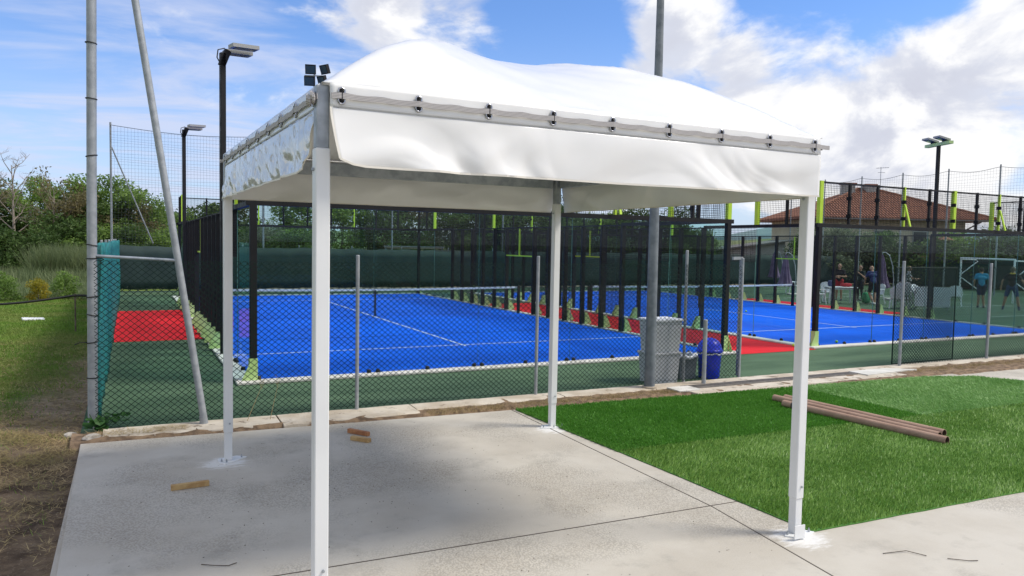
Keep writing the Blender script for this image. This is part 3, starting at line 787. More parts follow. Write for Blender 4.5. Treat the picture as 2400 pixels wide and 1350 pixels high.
for a, b_ in (((GX0+.10,GY0),(GX1-.07,GY0)), ((GX0+.10,GY1),(GX1-.09,GY1))): gpart(MB().bbox(a[0],b_[0],a[1]-.03,a[1]+.03,3.03,3.165,.004), 'edge_beam', mt['galv'])
for x in (GX0, GX1): gpart(MB().bbox(x-.03,x+.03,GY0+.07,GY1-.07,3.03,3.165,.004), 'edge_beam', mt['galv'])
for sgn in (1, -1):
    pts = []
    for q in np.linspace(-1, 1, 33):
        pts.append((1.085+q*1.90, -6.48+sgn*q*1.93, float((prof if sgn > 0 else prof2)(abs(q)))-.05))
    gpart(MB().path(pts, .019, 8), 'roof_arch', mt['galv'], True)

# ================================================================== artificial turf laid on the apron
def turf_patch(label, poly, n_blades, mat, lean, hgt=.036, wd=.0045, base_z=.0):
    t = thing('artificial_turf', label, 'turf', (0,0,0), 0, 'lengths of artificial turf on the apron')
    # backing with a slightly wavy cut edge
    P_ = []
    for (x0,y0),(x1,y1) in zip(poly, poly[1:]+poly[:1]):
        L = math.hypot(x1-x0, y1-y0); n = max(2, int(L/.15))
        for i in range(n):
            q = i/n; x = x0+(x1-x0)*q; y = y0+(y1-y0)*q; P_.append((x+.012*fbm(x*3, y*3, 1, 2), y+.012*fbm(x*3+9, y*3, 1, 2)))
    MB().prism(P_, base_z+.002, base_z+.010).build('backing', mt['fback'], t)
    A = np.array(poly); lo, hi = A.min(0), A.max(0)
    pts = []
    need = n_blades
    while need > 0:
        q = rng.uniform(lo, hi, (need*2, 2))
        inside = np.ones(len(q), bool)
        for (x0,y0),(x1,y1) in zip(poly, poly[1:]+poly[:1]): inside &= ((x1-x0)*(q[:,1]-y0)-(y1-y0)*(q[:,0]-x0)) > -.003
        # denser towards the camera
        dist = np.hypot(q[:,0]-CAM.x, q[:,1]-CAM.y); keep = rng.random(len(q)) < np.clip((6.5/dist)**1.3, 0, 1)
        q = q[inside & keep][:need]; pts.append(q); need -= len(q)
    q = np.concatenate(pts); n = len(q)
    dist = np.hypot(q[:,0]-CAM.x, q[:,1]-CAM.y); wid = wd*np.clip(dist/6.5, 1, 2.4)
    a = rng.uniform(0, 2*np.pi, n); h = hgt*rng.uniform(.6, 1.15, n)
    swirl = np.array([fbm(x*1.3, y*1.3, 1, 3) for x, y in q])
    lx = lean[0]+.5*swirl+rng.normal(0,.35,n); ly = lean[1]+.35*swirl+rng.normal(0,.35,n)
    V = np.zeros((n,3,3)); wx, wy = np.cos(a)*wid, np.sin(a)*wid
    V[:,0] = np.stack([q[:,0]-wx, q[:,1]-wy, np.full(n, base_z+.009)], 1); V[:,1] = np.stack([q[:,0]+wx, q[:,1]+wy, np.full(n, base_z+.009)], 1)
    V[:,2] = np.stack([q[:,0]+lx*h, q[:,1]+ly*h, base_z+.009+h], 1)
    o = np_mesh('blades', V.reshape(-1,3), np.arange(3*n).reshape(-1,3), mat, t)
    tag(o, kind='stuff'); return t
turf_patch('bright long-pile artificial turf length nearest the camera with a ragged front edge', [(3.13,-5.86),(3.20,-8.50),(12.6,-8.85),(12.6,-6.14)], 120000, mt['fturf_b'], (.75,.25), .038, .0048)
turf_patch('deep green artificial turf length along the kerb behind the rear gazebo post', [(3.03,-3.46),(3.12,-5.85),(8.21,-5.99),(8.21,-3.68)], 50000, mt['fturf_a'], (-.45,-.5), .038, .0055)
turf_patch('pale green artificial turf length at the far right corner', [(8.22,-3.68),(8.22,-5.99),(12.7,-6.13),(12.75,-4.75),(12.35,-4.15),(11.4,-3.84)], 36000, mt['fturf_c'], (-.9,.35), wd=.006)

# three cardboard tubes lying on the turf
for lab, p0, p1, z in (('brown cardboard tube lying nearest the camera on the turf', (6.80,-4.78), (6.97,-7.17), .062), ('middle brown cardboard tube of the three on the turf', (6.98,-4.42), (7.11,-6.98), .062), ('brown cardboard tube farthest right on the turf', (7.14,-4.48), (7.29,-6.92), .062)):
    v = Vector((p1[0]-p0[0], p1[1]-p0[1], 0)); L = v.length; t = thing('cardboard_tube', lab, 'tube', (p0[0],p0[1],z), math.atan2(v.y, v.x), 'cardboard tubes')
    mb = MB(); n = 20; R0, R1 = .052, .045
    for (xx, r) in ((0,R1),(0,R0),(L,R0),(L,R1)):
        for k_ in range(n): a = 2*math.pi*k_/n; mb.v.append((xx, r*math.cos(a), r*math.sin(a)))
    for i in range(3):
        for k_ in range(n): a = i*n+k_; b_ = i*n+(k_+1)%n; mb.f.append((a,a+n,b_+n,b_))
    auto_smooth(mb.build('wall', mt['card'], t))
    mb = MB()
    for (xx, r) in ((L,R1-.0005),(.0,R1-.0005)):
        for k_ in range(n): a = 2*math.pi*k_/n; mb.v.append((xx, r*math.cos(a), r*math.sin(a)))
    for k_ in range(n): mb.f.append((k_, n+k_, n+(k_+1)%n, (k_+1)%n))
    mb.build('inside', mt['card_in'], t)
    mb = MB(); 
    for i in range(2):
        for k_ in range(n): a = 2*math.pi*k_/n; mb.v.append((.16+i*.03, (R0+.001)*math.cos(a), (R0+.001)*math.sin(a)))
    for k_ in range(n): mb.f.append((k_, (k_+1)%n, n+(k_+1)%n, n+k_))
    if 'middle' not in lab: mb.build('tape', mt['hose'], t)

# timber offcuts
def offcut(label, c, size, rz, mat, tilt=0):
    o = MB().bbox(-size[0]/2,size[0]/2,-size[1]/2,size[1]/2,-size[2]/2,size[2]/2,.003).build('timber_offcut', mat)
    o.location = c; o.rotation_euler = (0,tilt,rz); tag(o, label, 'timber', 'timber offcuts'); return o
offcut('single pale timber offcut lying alone on the left of the concrete', (-1.30,-5.30,.026), (.33,.045,.05), .06, mt['wood'])
offcut('lower pale timber offcut of the pair behind the front post', (.60,-4.27,.024), (.26,.06,.046), -.92, mt['wood'])
offcut('reddish timber offcut resting across its neighbour', (.66,-3.96,.028), (.32,.05,.05), -1.0, mt['wood2'])

# ================================================================== chain link fence, gate posts, big pole
def chain_link(x0, x1, z0, z1, y=0., dw=.086, dh=.072, r=.0042):
    """diamond wires as straight diagonals clipped to the panel"""
    mb = MB(); sl = dh/dw; H = z1-z0; rj = random.Random(int((x0+x1)*100))
    for dirn in (1, -1):
        n = int((x1-x0+H/sl)/dw)+1
        for i in range(n+1):
            xs = x0+i*dw-H/sl
            a, b_ = (xs, xs+H/sl) if dirn > 0 else (xs+H/sl, xs)
            # clip in x
            lo, hi = min(a, b_), max(a, b_); lo2, hi2 = max(lo, x0), min(hi, x1)
            if hi2-lo2 < .01: continue
            zat = lambda x: z0+(x-lo)*sl if dirn > 0 else z1-(x-lo)*sl
            ns = max(1, int((hi2-lo2)/.35)); pts = []
            for q in range(ns+1):
                x = lo2+(hi2-lo2)*q/ns; j = .004 if 0 < q < ns else 0
                pts.append((x+rj.uniform(-j,j), y+(.0025 if dirn > 0 else -.0025)+rj.uniform(-.004,.004), zat(x)+rj.uniform(-j,j)))
            mb.path(pts, r, 3, caps=False)
    # knuckled top edge
    for i in range(int((x1-x0)/dw)):
        x = x0+i*dw; mb.path([(x,y,z1-.005),(x+dw*.25,y,z1+.018),(x+dw*.5,y,z1+.022),(x+dw*.75,y,z1+.018),(x+dw,y,z1-.005)], r, 3, caps=False)
    return mb
def fence_post(parent, x, y, h, r=.024, cap=True, name='fence_post'):
    mb = MB(); mb.path([(x,y,.03),(x,y,h-.006),(x,y,h)], [r,r,r*.8], 12); return auto_smooth(mb.build(name, mt['galv_old'], parent))
FY = -2.74
fn = thing('chain_link_fence', 'green chain-link fence on grey posts between the kerb and the nearer court', 'fence', (-2.2,FY,0))
def fl(x): return x+2.2
tag(chain_link(fl(-2.16), fl(7.84), .06, 2.02).build('chain_link', mt['chain'], fn), kind='stuff')
for x, h in ((.96,2.14), (3.73,2.155), (6.63,2.28), (7.88,2.16)): fence_post(fn, fl(x), -.035 if x < 6 else .03, h, .025)
mb = MB()
for z in (2.0, 1.03, .09):
    mb.path([(fl(-2.16)+i*.5, .006, z+.006*math.sin(i*1.7)) for i in range(21)], .0022, 4)
mb.build('line_wire', mt['chain'], fn)
# short square stub post with bolt keeper beside the bins, and a gate frame at the opening
fence_post(fn, fl(6.86), -.22, 1.12, .036, name='stub_post')
g1 = thing('gate', 'grey tubular gate frame standing at the fence opening by the blue bin', 'gate', (7.93,-2.62,0))
mb = MB(); mb.beam((0,0,.06),(0,0,2.18),.045,.045); mb.build('upright', mt['galv_old'], g1)
mb = MB(); mb.beam((-.024,0,2.155),(-.20,.0,2.15),.04,.05); mb.build('top_bar', mt['galv_old'], g1)
mb = MB(); mb.tube((-.06,-.03,.35),(-.06,-.03,1.95),.010,n=8); mb.build('lock_rod', mt['galv'], g1)
for z in (.5,1.2,1.6): MB().obox((-.035,-.03,z),(.07,.03,.04)).build('rod_guide', mt['galv'], g1)
# fence beyond the opening with a gate leaf folded back against it
f2 = thing('chain_link_fence', 'green chain-link fence on grey posts at the right, past the gate opening', 'fence', (12.0,-2.82,0))
tag(chain_link(.04, 15, .05, 2.02, r=.0044).build('chain_link', mt['chain'], f2), kind='stuff')
for x, h in ((0,2.14),(2.86,2.11),(5.9,2.12),(8.9,2.12)): fence_post(f2, x, -.03, h, .03)
mb = MB()
for z in (2.0, 1.03, .09): mb.path([(.04+i*.75, .006, z+.006*math.sin(i*1.7)) for i in range(21)], .0022, 4)
mb.build('line_wire', mt['chain'], f2)
g2 = thing('folded_gate', 'chain-link gate leaf folded back against the right-hand fence', 'gate', (12.0,-2.68,0), .02)
tag(chain_link(.03, 1.95, .08, 1.95, r=.0042).build('chain_link', mt['chain'], g2), kind='stuff')
mb = MB()
for p0, p1 in (((0,0,.05),(0,0,2.0)),((2.0,0,.05),(2.0,0,2.0)),((0,0,2.0),(2.0,0,2.0)),((0,0,.05),(2.0,0,.05))): mb.tube(p0, p1, .014, n=8)
mb.build('frame', mt['chain'], g2)

# tall galvanised pole in front of the fence
bp = thing('lighting_mast', 'tall tapered galvanised mast rising behind the gazebo from the kerb', 'pole', (5.76,-2.92,0))
auto_smooth(MB().path([(0,0,.03),(0,0,1.5),(0,0,3.2),(0,0,6.3),(0,0,9.6)], [.088,.083,.078,.058,.05], 20).build('mast', mt['galv_dark'], bp), 60)
auto_smooth(MB().path([(0,0,.03),(0,0,.06),(0,0,.065)], [.12,.12,.089], 20).build('collar', mt['kerb'], bp))

# left corner: tall post, raking strut and tie bar
lp = thing('corner_mast', 'tall grey steel corner mast with black ties at the left fence end', 'pole', (-2.20,-2.45,0))
auto_smooth(MB().path([(0,0,-.04),(.02,0,3.),(.05,0,6.1),(.07,0,8.2)], [.056,.055,.054,.053], 16).build('mast', mt['galv_old'], lp), 60)
for i, z in enumerate((.62,1.05,1.38,1.60,2.06,2.22,3.28,3.95,4.6)):
    tl = .012*math.sin(i*2.3)
    mb = MB().path([(.02*z/3+.060*math.cos(a), .060*math.sin(a), z+tl*math.cos(a)) for a in np.linspace(0, 2*math.pi, 13)[:-1]], .007, 5, closed=True)
    if i == 1: mb.path([(-.05,0,1.05),(-.12,-.05,1.06),(-.18,-.04,1.03)], .006, 5)
    if i == 4: mb.path([(.05,0,2.06),(.10,-.03,2.07),(.14,-.02,2.05),(.10,.0,2.03)], .007, 5)
    mb.build('cable_tie', mt['hose'], lp)
stt = thing('raking_strut', 'grey steel strut leaning up from the kerb to the corner mast', 'pole', (-.97,-2.86,0))
auto_smooth(MB().path([(0,0,.02),(-1.14,.38,8.0)], [.042,.042], 14).build('tube', mt['galv_old'], stt), 60)
auto_smooth(MB().path([(-.012,.004,.02),(-.02,.005,.14)], [.046,.046], 14).build('foot_sleeve', mt['galv_old'], stt), 60)
MB().path([(-.355,.118,2.48),(-.358,.119,2.50)], [.046,.046], 14).build('joint', mt['galv_old'], stt)
tb = MB().tube((-2.14,-2.47,2.09),(-1.27,-2.78,2.05),.019,n=10).build('tie_bar', mt['galv']); tag(auto_smooth(tb,60), 'thin grey horizontal bar joining the corner mast and the strut', 'bar')

# teal screen net along the left boundary, its posts, and the wire fence behind it
tsn = thing('boundary_fence', 'left boundary fence hung with wrinkled teal screen net', 'fence', (-2.135,-2.3,0))
V = []; F = []; n_u, n_v = 110, 14
for i in range(n_u+1):
    y = 22.0*i/n_u
    top = 2.22+.05*mnoise.noise(Vector((y*2.2, 0, 4)))
    for j in range(n_v+1):
        h = j/n_v; V.append((.05*mnoise.noise(Vector((y*3., h*1.5, 2)))+.025*math.sin(y*9+h*2), y, .06+(top-.06)*h))
for i in range(n_u):
    for j in range(n_v): a = i*(n_v+1)+j; F.append((a, a+n_v+1, a+n_v+2, a+1))
me = bpy.data.meshes.new('screen_net'); me.from_pydata(V, [], F); me.update()
obj('screen_net', me, mt['teal'], tsn, True).modifiers.new('thickness', 'SOLIDIFY').thickness = .012
for y in (4.2,6.8,9.4,12,14.6,17.2,19.8): fence_post(tsn, -.075, y, 2.27, .022)

# far boundary fence with dark screen behind the courts
ff = thing('screened_fence', 'long dark green screened fence behind the padel courts', 'fence', (-2.4,23.3,0))
V = []; F = []
for i in range(141):
    x = 48*i/140; sag = .03*math.sin(i*.9)
    for j in range(6): h = j/5; V.append((x, .03*mnoise.noise(Vector((x*1.5, h*2, 0))), .12+.02*math.sin(i*1.7)+(1.98+sag*.5-.12)*h))
for i in range(140):
    for j in range(5): a = i*6+j; F.append((a, a+6, a+7, a+1))
me = bpy.data.meshes.new('screen'); me.from_pydata(V, [], F); me.update(); obj('screen', me, mt['screen'], ff, True).modifiers.new('thickness', 'SOLIDIFY').thickness = .006
for i in range(20): fence_post(ff, i*2.5+.2, .06, 2.12, .024)
mb = MB().tube((0,.04,2.02),(48,.04,2.02),.006,n=5); mb.build('top_wire', mt['chain'], ff)
fs = thing('screened_fence', 'dark green screened fence closing the pitch at the far right', 'fence', (46.4,-6,0))
V = []; F = []
for i in range(91):
    y = 30*i/90
    for j in range(6): h = j/5; V.append((.03*mnoise.noise(Vector((y*1.5, h*2, 7))), y, .12+1.9*h+.02*math.sin(i)))
for i in range(90):
    for j in range(5): a = i*6+j; F.append((a, a+6, a+7, a+1))
me = bpy.data.meshes.new('screen'); me.from_pydata(V, [], F); me.update(); obj('screen', me, mt['screen'], fs, True).modifiers.new('thickness', 'SOLIDIFY').thickness = .006
for i in range(13): fence_post(fs, .06, i*2.5, 2.12, .024)

# tall ball-stop nets
def ball_net(label, p0, p1, h, step, posts, brace=None, r=.0035):
    p0, p1 = Vector((*p0,0)), Vector((*p1,0)); L = (p1-p0).length; rz = math.atan2(p1.y-p0.y, p1.x-p0.x)
    t = thing('ball_stop_net', label, 'net', p0, rz, 'tall ball-stop nets')
    rope = lambda x: h-.18*abs(math.sin(math.pi*x/posts))
    mb = MB()
    for i in range(int(L/step)+1): x = i*step; mb.tube((x,0,2.0),(x,0,rope(x)),r,n=3,caps=False)
    for j in range(int((h-2)/step)): z = 2.0+j*step; mb.path([(x, .0, z+.04*math.sin(x*.7+j)) for x in np.linspace(0, L, 40)], r, 3, caps=False)
    tag(mb.build('net', mt['netcord'], t), kind='stuff')
    mb = MB().path([(x,0,rope(x)) for x in np.linspace(0, L, int(L/posts*10)+1)], .012, 5); mb.build('head_rope', mt['netcord'], t)
    x = 0
    while x <= L+.01:
        auto_smooth(MB().path([(x,.06,0),(x,.06,h+.12)], [.045,.04], 10).build('net_post', mt['galv_old'], t), 60); x += posts
    if brace: auto_smooth(MB().path([(.03,.06,h-.9),brace], [.03,.03], 8).build('brace', mt['galv_old'], t), 60)
    return t
ball_net('tall ball-stop net on grey poles at the far left, behind the courts', (-2.45,23.6), (22.0,23.9), 7.05, .13, 6.2, (1.6,.4,2.1))
ball_net('tall ball-stop net on dark poles in front of the tiled house', (40.6,27.0), (40.2,3.0), 7.05, .16, 2.95)

# ================================================================== lights
def court_light(label, x, y, h, rz, double):
    t = thing('light_pole', label, 'light pole', (x,y,0), rz, 'court light poles')
    MB().bbox(-.05,.05,-.05,.05,.0,h,.006).build('pole', mt['black'], t)
    if not double:
        MB().beam((-.02,0,h-.25),(.10,0,h+.06),.10,.12).build('head_bracket', mt['black'], t)
        for sy, dz in ((-.16,.06),(.16,.0)):
            l = MB().obox((.36,sy,h+.08+dz),(.52,.26,.07), Matrix.Rotation(-.05,3,'Y')).build('lamp_head', mt['lamp_grey'], t)
            MB().obox((.38,sy,h+.042+dz),(.40,.20,.008), Matrix.Rotation(-.05,3,'Y')).build('lens', mt['lamp_glass'], l)
        MB().path([(-.05,.0,h-.2),(-.10,.02,h-.1),(-.08,.02,h+.05),(.05,.02,h+.1)], .012, 6).build('cable', mt['hose'], t)
    else:
        MB().obox((0,0,h+.04),(.16,1.25,.10)).build('crossbar', mt['pale_lime'], t)
        for sy in (-.28,.30):
            l = MB().obox((-.10,sy,h+.20),(.42,.34,.06), Matrix.Rotation(.25,3,'Y')).build('lamp_head', mt['lamp_grey'], t)
            MB().obox((-.11,sy,h+.165),(.34,.28,.008), Matrix.Rotation(.25,3,'Y')).build('lens', mt['lamp_glass'], l)
            MB().obox((0,sy,h+.13),(.04,.2,.09)).build('lamp_foot', mt['black'], l)
    return t
court_light('black light pole with twin lamps rising just behind the gazebo rear left post', -.13, 3.15, 5.95, .25, False)
court_light('black light pole with twin lamps at the far left end of the nearer court', -.13, 14.9, 5.95, .25, False)
court_light('black light pole with a lime crossbar and two lamps beside the right court', 22.96, 4.0, 5.98, -.35, True)
fm = thing('floodlight_mast', 'distant grey mast carrying four black floodlights above the gazebo corner', 'light pole', (8.32,34.25,0))
auto_smooth(MB().path([(0,0,0),(0,0,12.6)], [.10,.05], 12).build('mast', mt['galv_old'], fm), 60)
MB().beam((-.55,.22,12.33),(.62,-.28,12.33),.06,.06).build('crossarm', mt['galv_old'], fm)
for (dx, dy, dz, rz, tl) in ((-.22,.05,12.70,-.30,.30), (-.28,.05,12.00,-.30,.30), (.56,-.30,12.72,-1.1,.35), (.42,-.26,12.05,-1.1,.35)):
    Mx = Matrix.Rotation(rz,3,'Z') @ Matrix.Rotation(tl,3,'X')
    l = MB().obox((dx,dy,dz),(.62,.22,.56),Mx).build('floodlight', mt['black'], fm)
    MB().obox(Vector((dx,dy,dz))+Mx@Vector((0,-.118,0)),(.52,.012,.44),Mx).build('lens', mt['lamp_glass'], l)

# ================================================================== bins
def taper_box(mb, c, w0, d0, w1, d1, z0, z1):
    vs = []
    for (w_, d_, z) in ((w0,d0,z0),(w1,d1,z1)): vs += [(c[0]-w_/2,c[1]-d_/2,z),(c[0]+w_/2,c[1]-d_/2,z),(c[0]+w_/2,c[1]+d_/2,z),(c[0]-w_/2,c[1]+d_/2,z)]
    return mb.add(vs, [(0,3,2,1),(4,5,6,7),(0,1,5,4),(1,2,6,5),(2,3,7,6),(3,0,4,7)])
def crate(label, loc, w_, d_, h, mat, rim, rz=0):
    t = thing('storage_bin', label, 'bin', loc, rz, 'grey bins behind the fence')
    mb = MB(); taper_box(mb, (0,0), w_*.88, d_*.88, w_, d_, 0, h); b_ = mb.build('body', mat, t)
    MB().bbox(-w_/2-.02,w_/2+.02,-d_/2-.02,d_/2+.02,h-.035,h+.006,.008).build('rim', rim, t)
    mb = MB()
    for x in (-w_*.28, 0, w_*.28): mb.box(x-.008,x+.008,-d_/2+.004,-d_/2+.03,h*.55,h-.05)
    mb.build('rib', mat, t)
    return t
crate('lower grey bin of the stacked pair behind the fence beside the big mast', (6.38,-2.36,.003), .56, .44, .525, mt['greybin'], mt['greybin'], .06)
crate('upper pale grey bin of the stacked pair with a whitish rim', (6.39,-2.36,.537), .58, .45, .56, mt['greybin'], mt['wplastic'], .03)
t = crate('low dark grey bin lined with a clear bag beside the blue bin', (7.03,-2.20,.003), .36, .36, .40, mt['darkbin'], mt['darkbin'], -.1)
mb = MB(); pts = []
for a in np.linspace(0, 2*math.pi, 19)[:-1]: pts.append((.21*math.cos(a), .21*math.sin(a), .40+.02*math.sin(a*5)))
mb.path(pts, .035, 7, closed=True); mb.build('bag_liner', mt['bag'], t, True)
t = thing('blue_bin', 'blue plastic waste bin with a domed lid and bag edge showing', 'bin', (7.50,-2.36,.003))
auto_smooth(MB().lathe([(0,0),(.175,0),(.185,.02),(.21,.44),(.215,.455),(.20,.455)], n=32).build('body', mt['bluebin'], t), 50)
auto_smooth(MB().lathe([(.222,.47),(.232,.475),(.232,.505),(.215,.52),(.205,.58),(.165,.655),(.10,.70),(.04,.715),(0,.717)], n=32).build('lid', mt['bluebin'], t), 40)
mb = MB(); pts = [(.213*math.cos(a), .213*math.sin(a), .445+.012*math.sin(a*6)+.006*math.cos(a*11)) for a in np.linspace(0, 2*math.pi, 41)[:-1]]
mb.path(pts, .014, 6, closed=True); mb.build('bag_edge', mt['bag'], t, True)

# balls
for lab, x, y in (('green tennis ball lying on the blue court near the net post', 18.4, 8.05), ('green tennis ball at the near left corner of the right court', 12.35, -.55+.75), ('green tennis ball by the front glass of the right court', 14.0,.35)):
    tag(auto_smooth(MB().lathe([(.0,-.036),(.018,-.031),(.031,-.018),(.036,0),(.031,.018),(.018,.031),(0,.036)], n=12).build('tennis_ball', mt['ball'], loc=(x,y,.052)), 80), lab, 'ball', 'tennis balls')

# ================================================================== vegetation
def leaf_cloud(centers, radii, n_each, size, seed, flatten=.8):
    r = np.random.default_rng(seed); P = []
    for c, R_, n in zip(centers, radii, n_each):
        v = r.normal(0, 1, (n, 3)); v /= np.linalg.norm(v, axis=1)[:, None]
        v *= (R_*r.uniform(.25, 1.05, n)**.6)[:, None]; v[:, 2] *= flatten; P.append(np.array(c)+v)
    P = np.concatenate(P); n = len(P)
    a = r.normal(0, 1, (n, 3)); a /= np.linalg.norm(a, axis=1)[:, None]
    b_ = np.cross(a, r.normal(0, 1, (n, 3))); b_ /= np.linalg.norm(b_, axis=1)[:, None]
    s_ = size*r.uniform(.6, 1.3, n)[:, None]
    V = np.stack([P-a*s_, P+b_*s_*.42, P+a*s_, P-b_*s_*.42], 1).reshape(-1, 3)
    return V, np.arange(4*n).reshape(-1, 4)
def grow(seed, H, spread, trunk_h, limbs, sub, r0, up_=.6, bare=False, twig=0):
    """tapered trunk with limbs and side branches; returns wood mesh builder and clump centres"""
    rd = random.Random(seed); mb = MB(); ends = []
    top = Vector((rd.uniform(-.15,.15)*H*.3, rd.uniform(-.15,.15)*H*.3, H*.86))
    tr = [Vector((0,0,-.1))]
    for i in range(1, 6): q = i/5; tr.append(top*q+Vector((rd.uniform(-.06,.06), rd.uniform(-.06,.06), 0))*H*.4*(1-abs(2*q-1)))
    mb.path(tr, [r0*(1-.85*i/5) for i in range(6)], 7); ends.append(tr[-1])
    for i in range(limbs):
        q = trunk_h+(1-trunk_h)*(i+.3)/limbs; q = min(q, .97)
        base = tr[int(q*5)].lerp(tr[min(5, int(q*5)+1)], q*5-int(q*5)); az = i*2.4+rd.uniform(-.5,.5)
        L = spread*rd.uniform(.7, 1.15)*(1-.45*(q-trunk_h)/(1-trunk_h+.01))
        tip = base+Vector((math.cos(az)*L, math.sin(az)*L, L*up_*rd.uniform(.5, 1.3)))
        mid = base.lerp(tip, .5)+Vector((rd.uniform(-.1,.1)*L, rd.uniform(-.1,.1)*L, -.08*L))
        rb = r0*.45*(1-.5*q); mb.path([base, mid, tip], [rb, rb*.6, rb*.2], 5); ends += [tip, mid.lerp(tip, .4)]
        for k_ in range(sub):
            s0 = mid.lerp(tip, rd.uniform(0, .8)); dv = Vector((rd.uniform(-1,1), rd.uniform(-1,1), rd.uniform(-.2,1))).normalized()*L*rd.uniform(.3,.55)
            mb.path([s0, s0+dv*.5+Vector((0,0,.03)), s0+dv], [rb*.35, rb*.22, rb*.1], 4); ends.append(s0+dv)
            for m_ in range(twig):
                d2 = (dv.normalized()+Vector((rd.uniform(-.7,.7), rd.uniform(-.7,.7), rd.uniform(0,.8)))).normalized()*L*rd.uniform(.15,.35)
                s1 = s0+dv*rd.uniform(.3,1); mb.path([s1, s1+d2], [rb*.13, rb*.05], 3, caps=False)
    return mb, ends
TREE = {}
def tree_proto(key, seed, H, spread, trunk_h, limbs, sub, r0, nleaf, lsize, clump, leaf, bark='bark', up_=.6, twig=0, fill=0):
    mb, ends = grow(seed, H, spread, trunk_h, limbs, sub, r0, up_, twig=twig)
    wood = mb.mesh('trunk'); crown = None
    if nleaf:
        rd = random.Random(seed+1); cs = [e+Vector((rd.uniform(-.1,.1),)*3) for e in ends]; rs = [clump*rd.uniform(.6, 1.25) for _ in cs]
        for _ in range(fill):
            a = rd.uniform(0, 6.28); q = rd.uniform(.2, .95)*spread; cs.append(Vector((math.cos(a)*q, math.sin(a)*q, H*rd.uniform(.12, .55)))); rs.append(clump*rd.uniform(.7, 1.2))
        tot = sum(r**2 for r in rs); V, F = leaf_cloud(cs, rs, [max(8, int(nleaf*r*r/tot)) for r in rs], lsize, seed+2)
        tmp = np_mesh('crown', V, F, mt[leaf]); crown = tmp.data; bpy.data.objects.remove(tmp)
    wood.materials.append(mt[bark]); TREE[key] = (wood, crown, H)
tree_proto('fresh', 11, 5.6, 2.1, .28, 11, 4, .13, 8000, .105, .62, 'leaf_a', fill=6)
tree_proto('fresh2', 17, 5.2, 1.9, .22, 10, 5, .12, 7000, .10, .55, 'leaf_a', twig=1)
tree_proto('dark', 23, 5.0, 2.2, .15, 12, 4, .16, 9000, .10, .70, 'leaf_b', fill=14)
tree_proto('dark2', 29, 4.6, 1.9, .12, 11, 4, .14, 8000, .11, .66, 'leaf_b', fill=10)
tree_proto('olive', 31, 3.2, 1.5, .25, 9, 4, .15, 7000, .075, .55, 'leaf_c', fill=5)
tree_proto('brown', 37, 4.9, 1.7, .2, 10, 5, .10, 3800, .10, .55, 'leaf_d', twig=2)
tree_proto('bare', 41, 7.6, 1.5, .35, 14, 7, .12, 0, .1, .5, None, 'barkp', up_=1.5, twig=5)
tree_proto('bare2', 47, 6.0, 1.3, .35, 12, 6, .10, 500, .09, .4, 'leaf_d', 'barkp', up_=1.3, twig=4)
tree_proto('bush', 53, 2.3, 1.35, .05, 9, 3, .07, 6000, .085, .55, 'leaf_b', fill=10)
tree_proto('bushf', 59, 2.1, 1.3, .05, 9, 3, .06, 6000, .085, .52, 'leaf_a', fill=10)
tree_proto('yellow', 61, .95, .36, .05, 8, 3, .02, 2200, .035, .17, 'leaf_y', fill=5)
tree_proto('small', 67, .95, .40, .05, 8, 3, .02, 2200, .04, .18, 'leaf_a', fill=5)
def tree(key, x, y, h, label, wide=1., group=None, rz=None, cat='tree', z=-.05):
    wood, crown, H = TREE[key]; s_ = h/H
    t = thing('shrub' if cat == 'shrub' else 'tree', label, cat, (x,y,z), rng.uniform(0, 6.28) if rz is None else rz, group); t.scale = (s_*wide, s_*wide, s_)
    o = obj('trunk', wood, None, t)
    if crown: obj('crown', crown, None, t)
    return t
G1 = 'trees beyond the left lawn'
for a in [
 ('bare', -7.9, 41.0, 7.6, 'tall bare pale tree at the left edge, highest twigs of the group', 1.0),
 ('bare2', -5.9, 41.5, 6.3, 'bare twiggy tree leaning beside the tall bare one', 1.0),
 ('bare2', -9.4, 42.0, 6.6, 'bare twiggy tree half out of the left edge', 1.1),
 ('fresh', -6.9, 45.0, 5.9, 'bright leafy tree behind the tall bare tree', 1.0),
 ('brown', -4.9, 43.0, 5.4, 'brownish thin-leaved tree left of the corner mast', 1.0),
 ('fresh2', -4.2, 46.0, 6.3, 'bright leafy tree directly behind the corner mast', 1.1),
 ('fresh', -1.9, 44.5, 6.1, 'rounded bright tree right of the corner mast', 1.05),
 ('dark2', -3.1, 43.5, 5.0, 'dark leafy tree low behind the corner mast', 1.1),
 ('brown', -1.0, 43.5, 4.6, 'brownish thin tree beside the raking strut', 1.0),
 ('fresh2', .6, 47.0, 4.6, 'lower bright tree between strut and padel court', 1.1),
 ('dark', -9.6, 46.5, 5.2, 'dark leafy tree at the far left edge', 1.2),
 ('dark2', 1.6, 62.0, 4.9, 'flat-topped dark pine far behind the nearer court light pole', 1.8)]:
    tree(*a[:5], wide=a[5], group=G1)
for i in range(8):
    tree(('fresh','brown','dark2','fresh2')[i % 4], -12.2-2.3*i, 45.0+(i*1.7) % 4, 5.6+(i*.37) % 1, 'leafy tree of the thicket continuing beyond the left edge, %s from the edge' % ['first','second','third','fourth','fifth','sixth','seventh','eighth'][i], 1.15, G1)
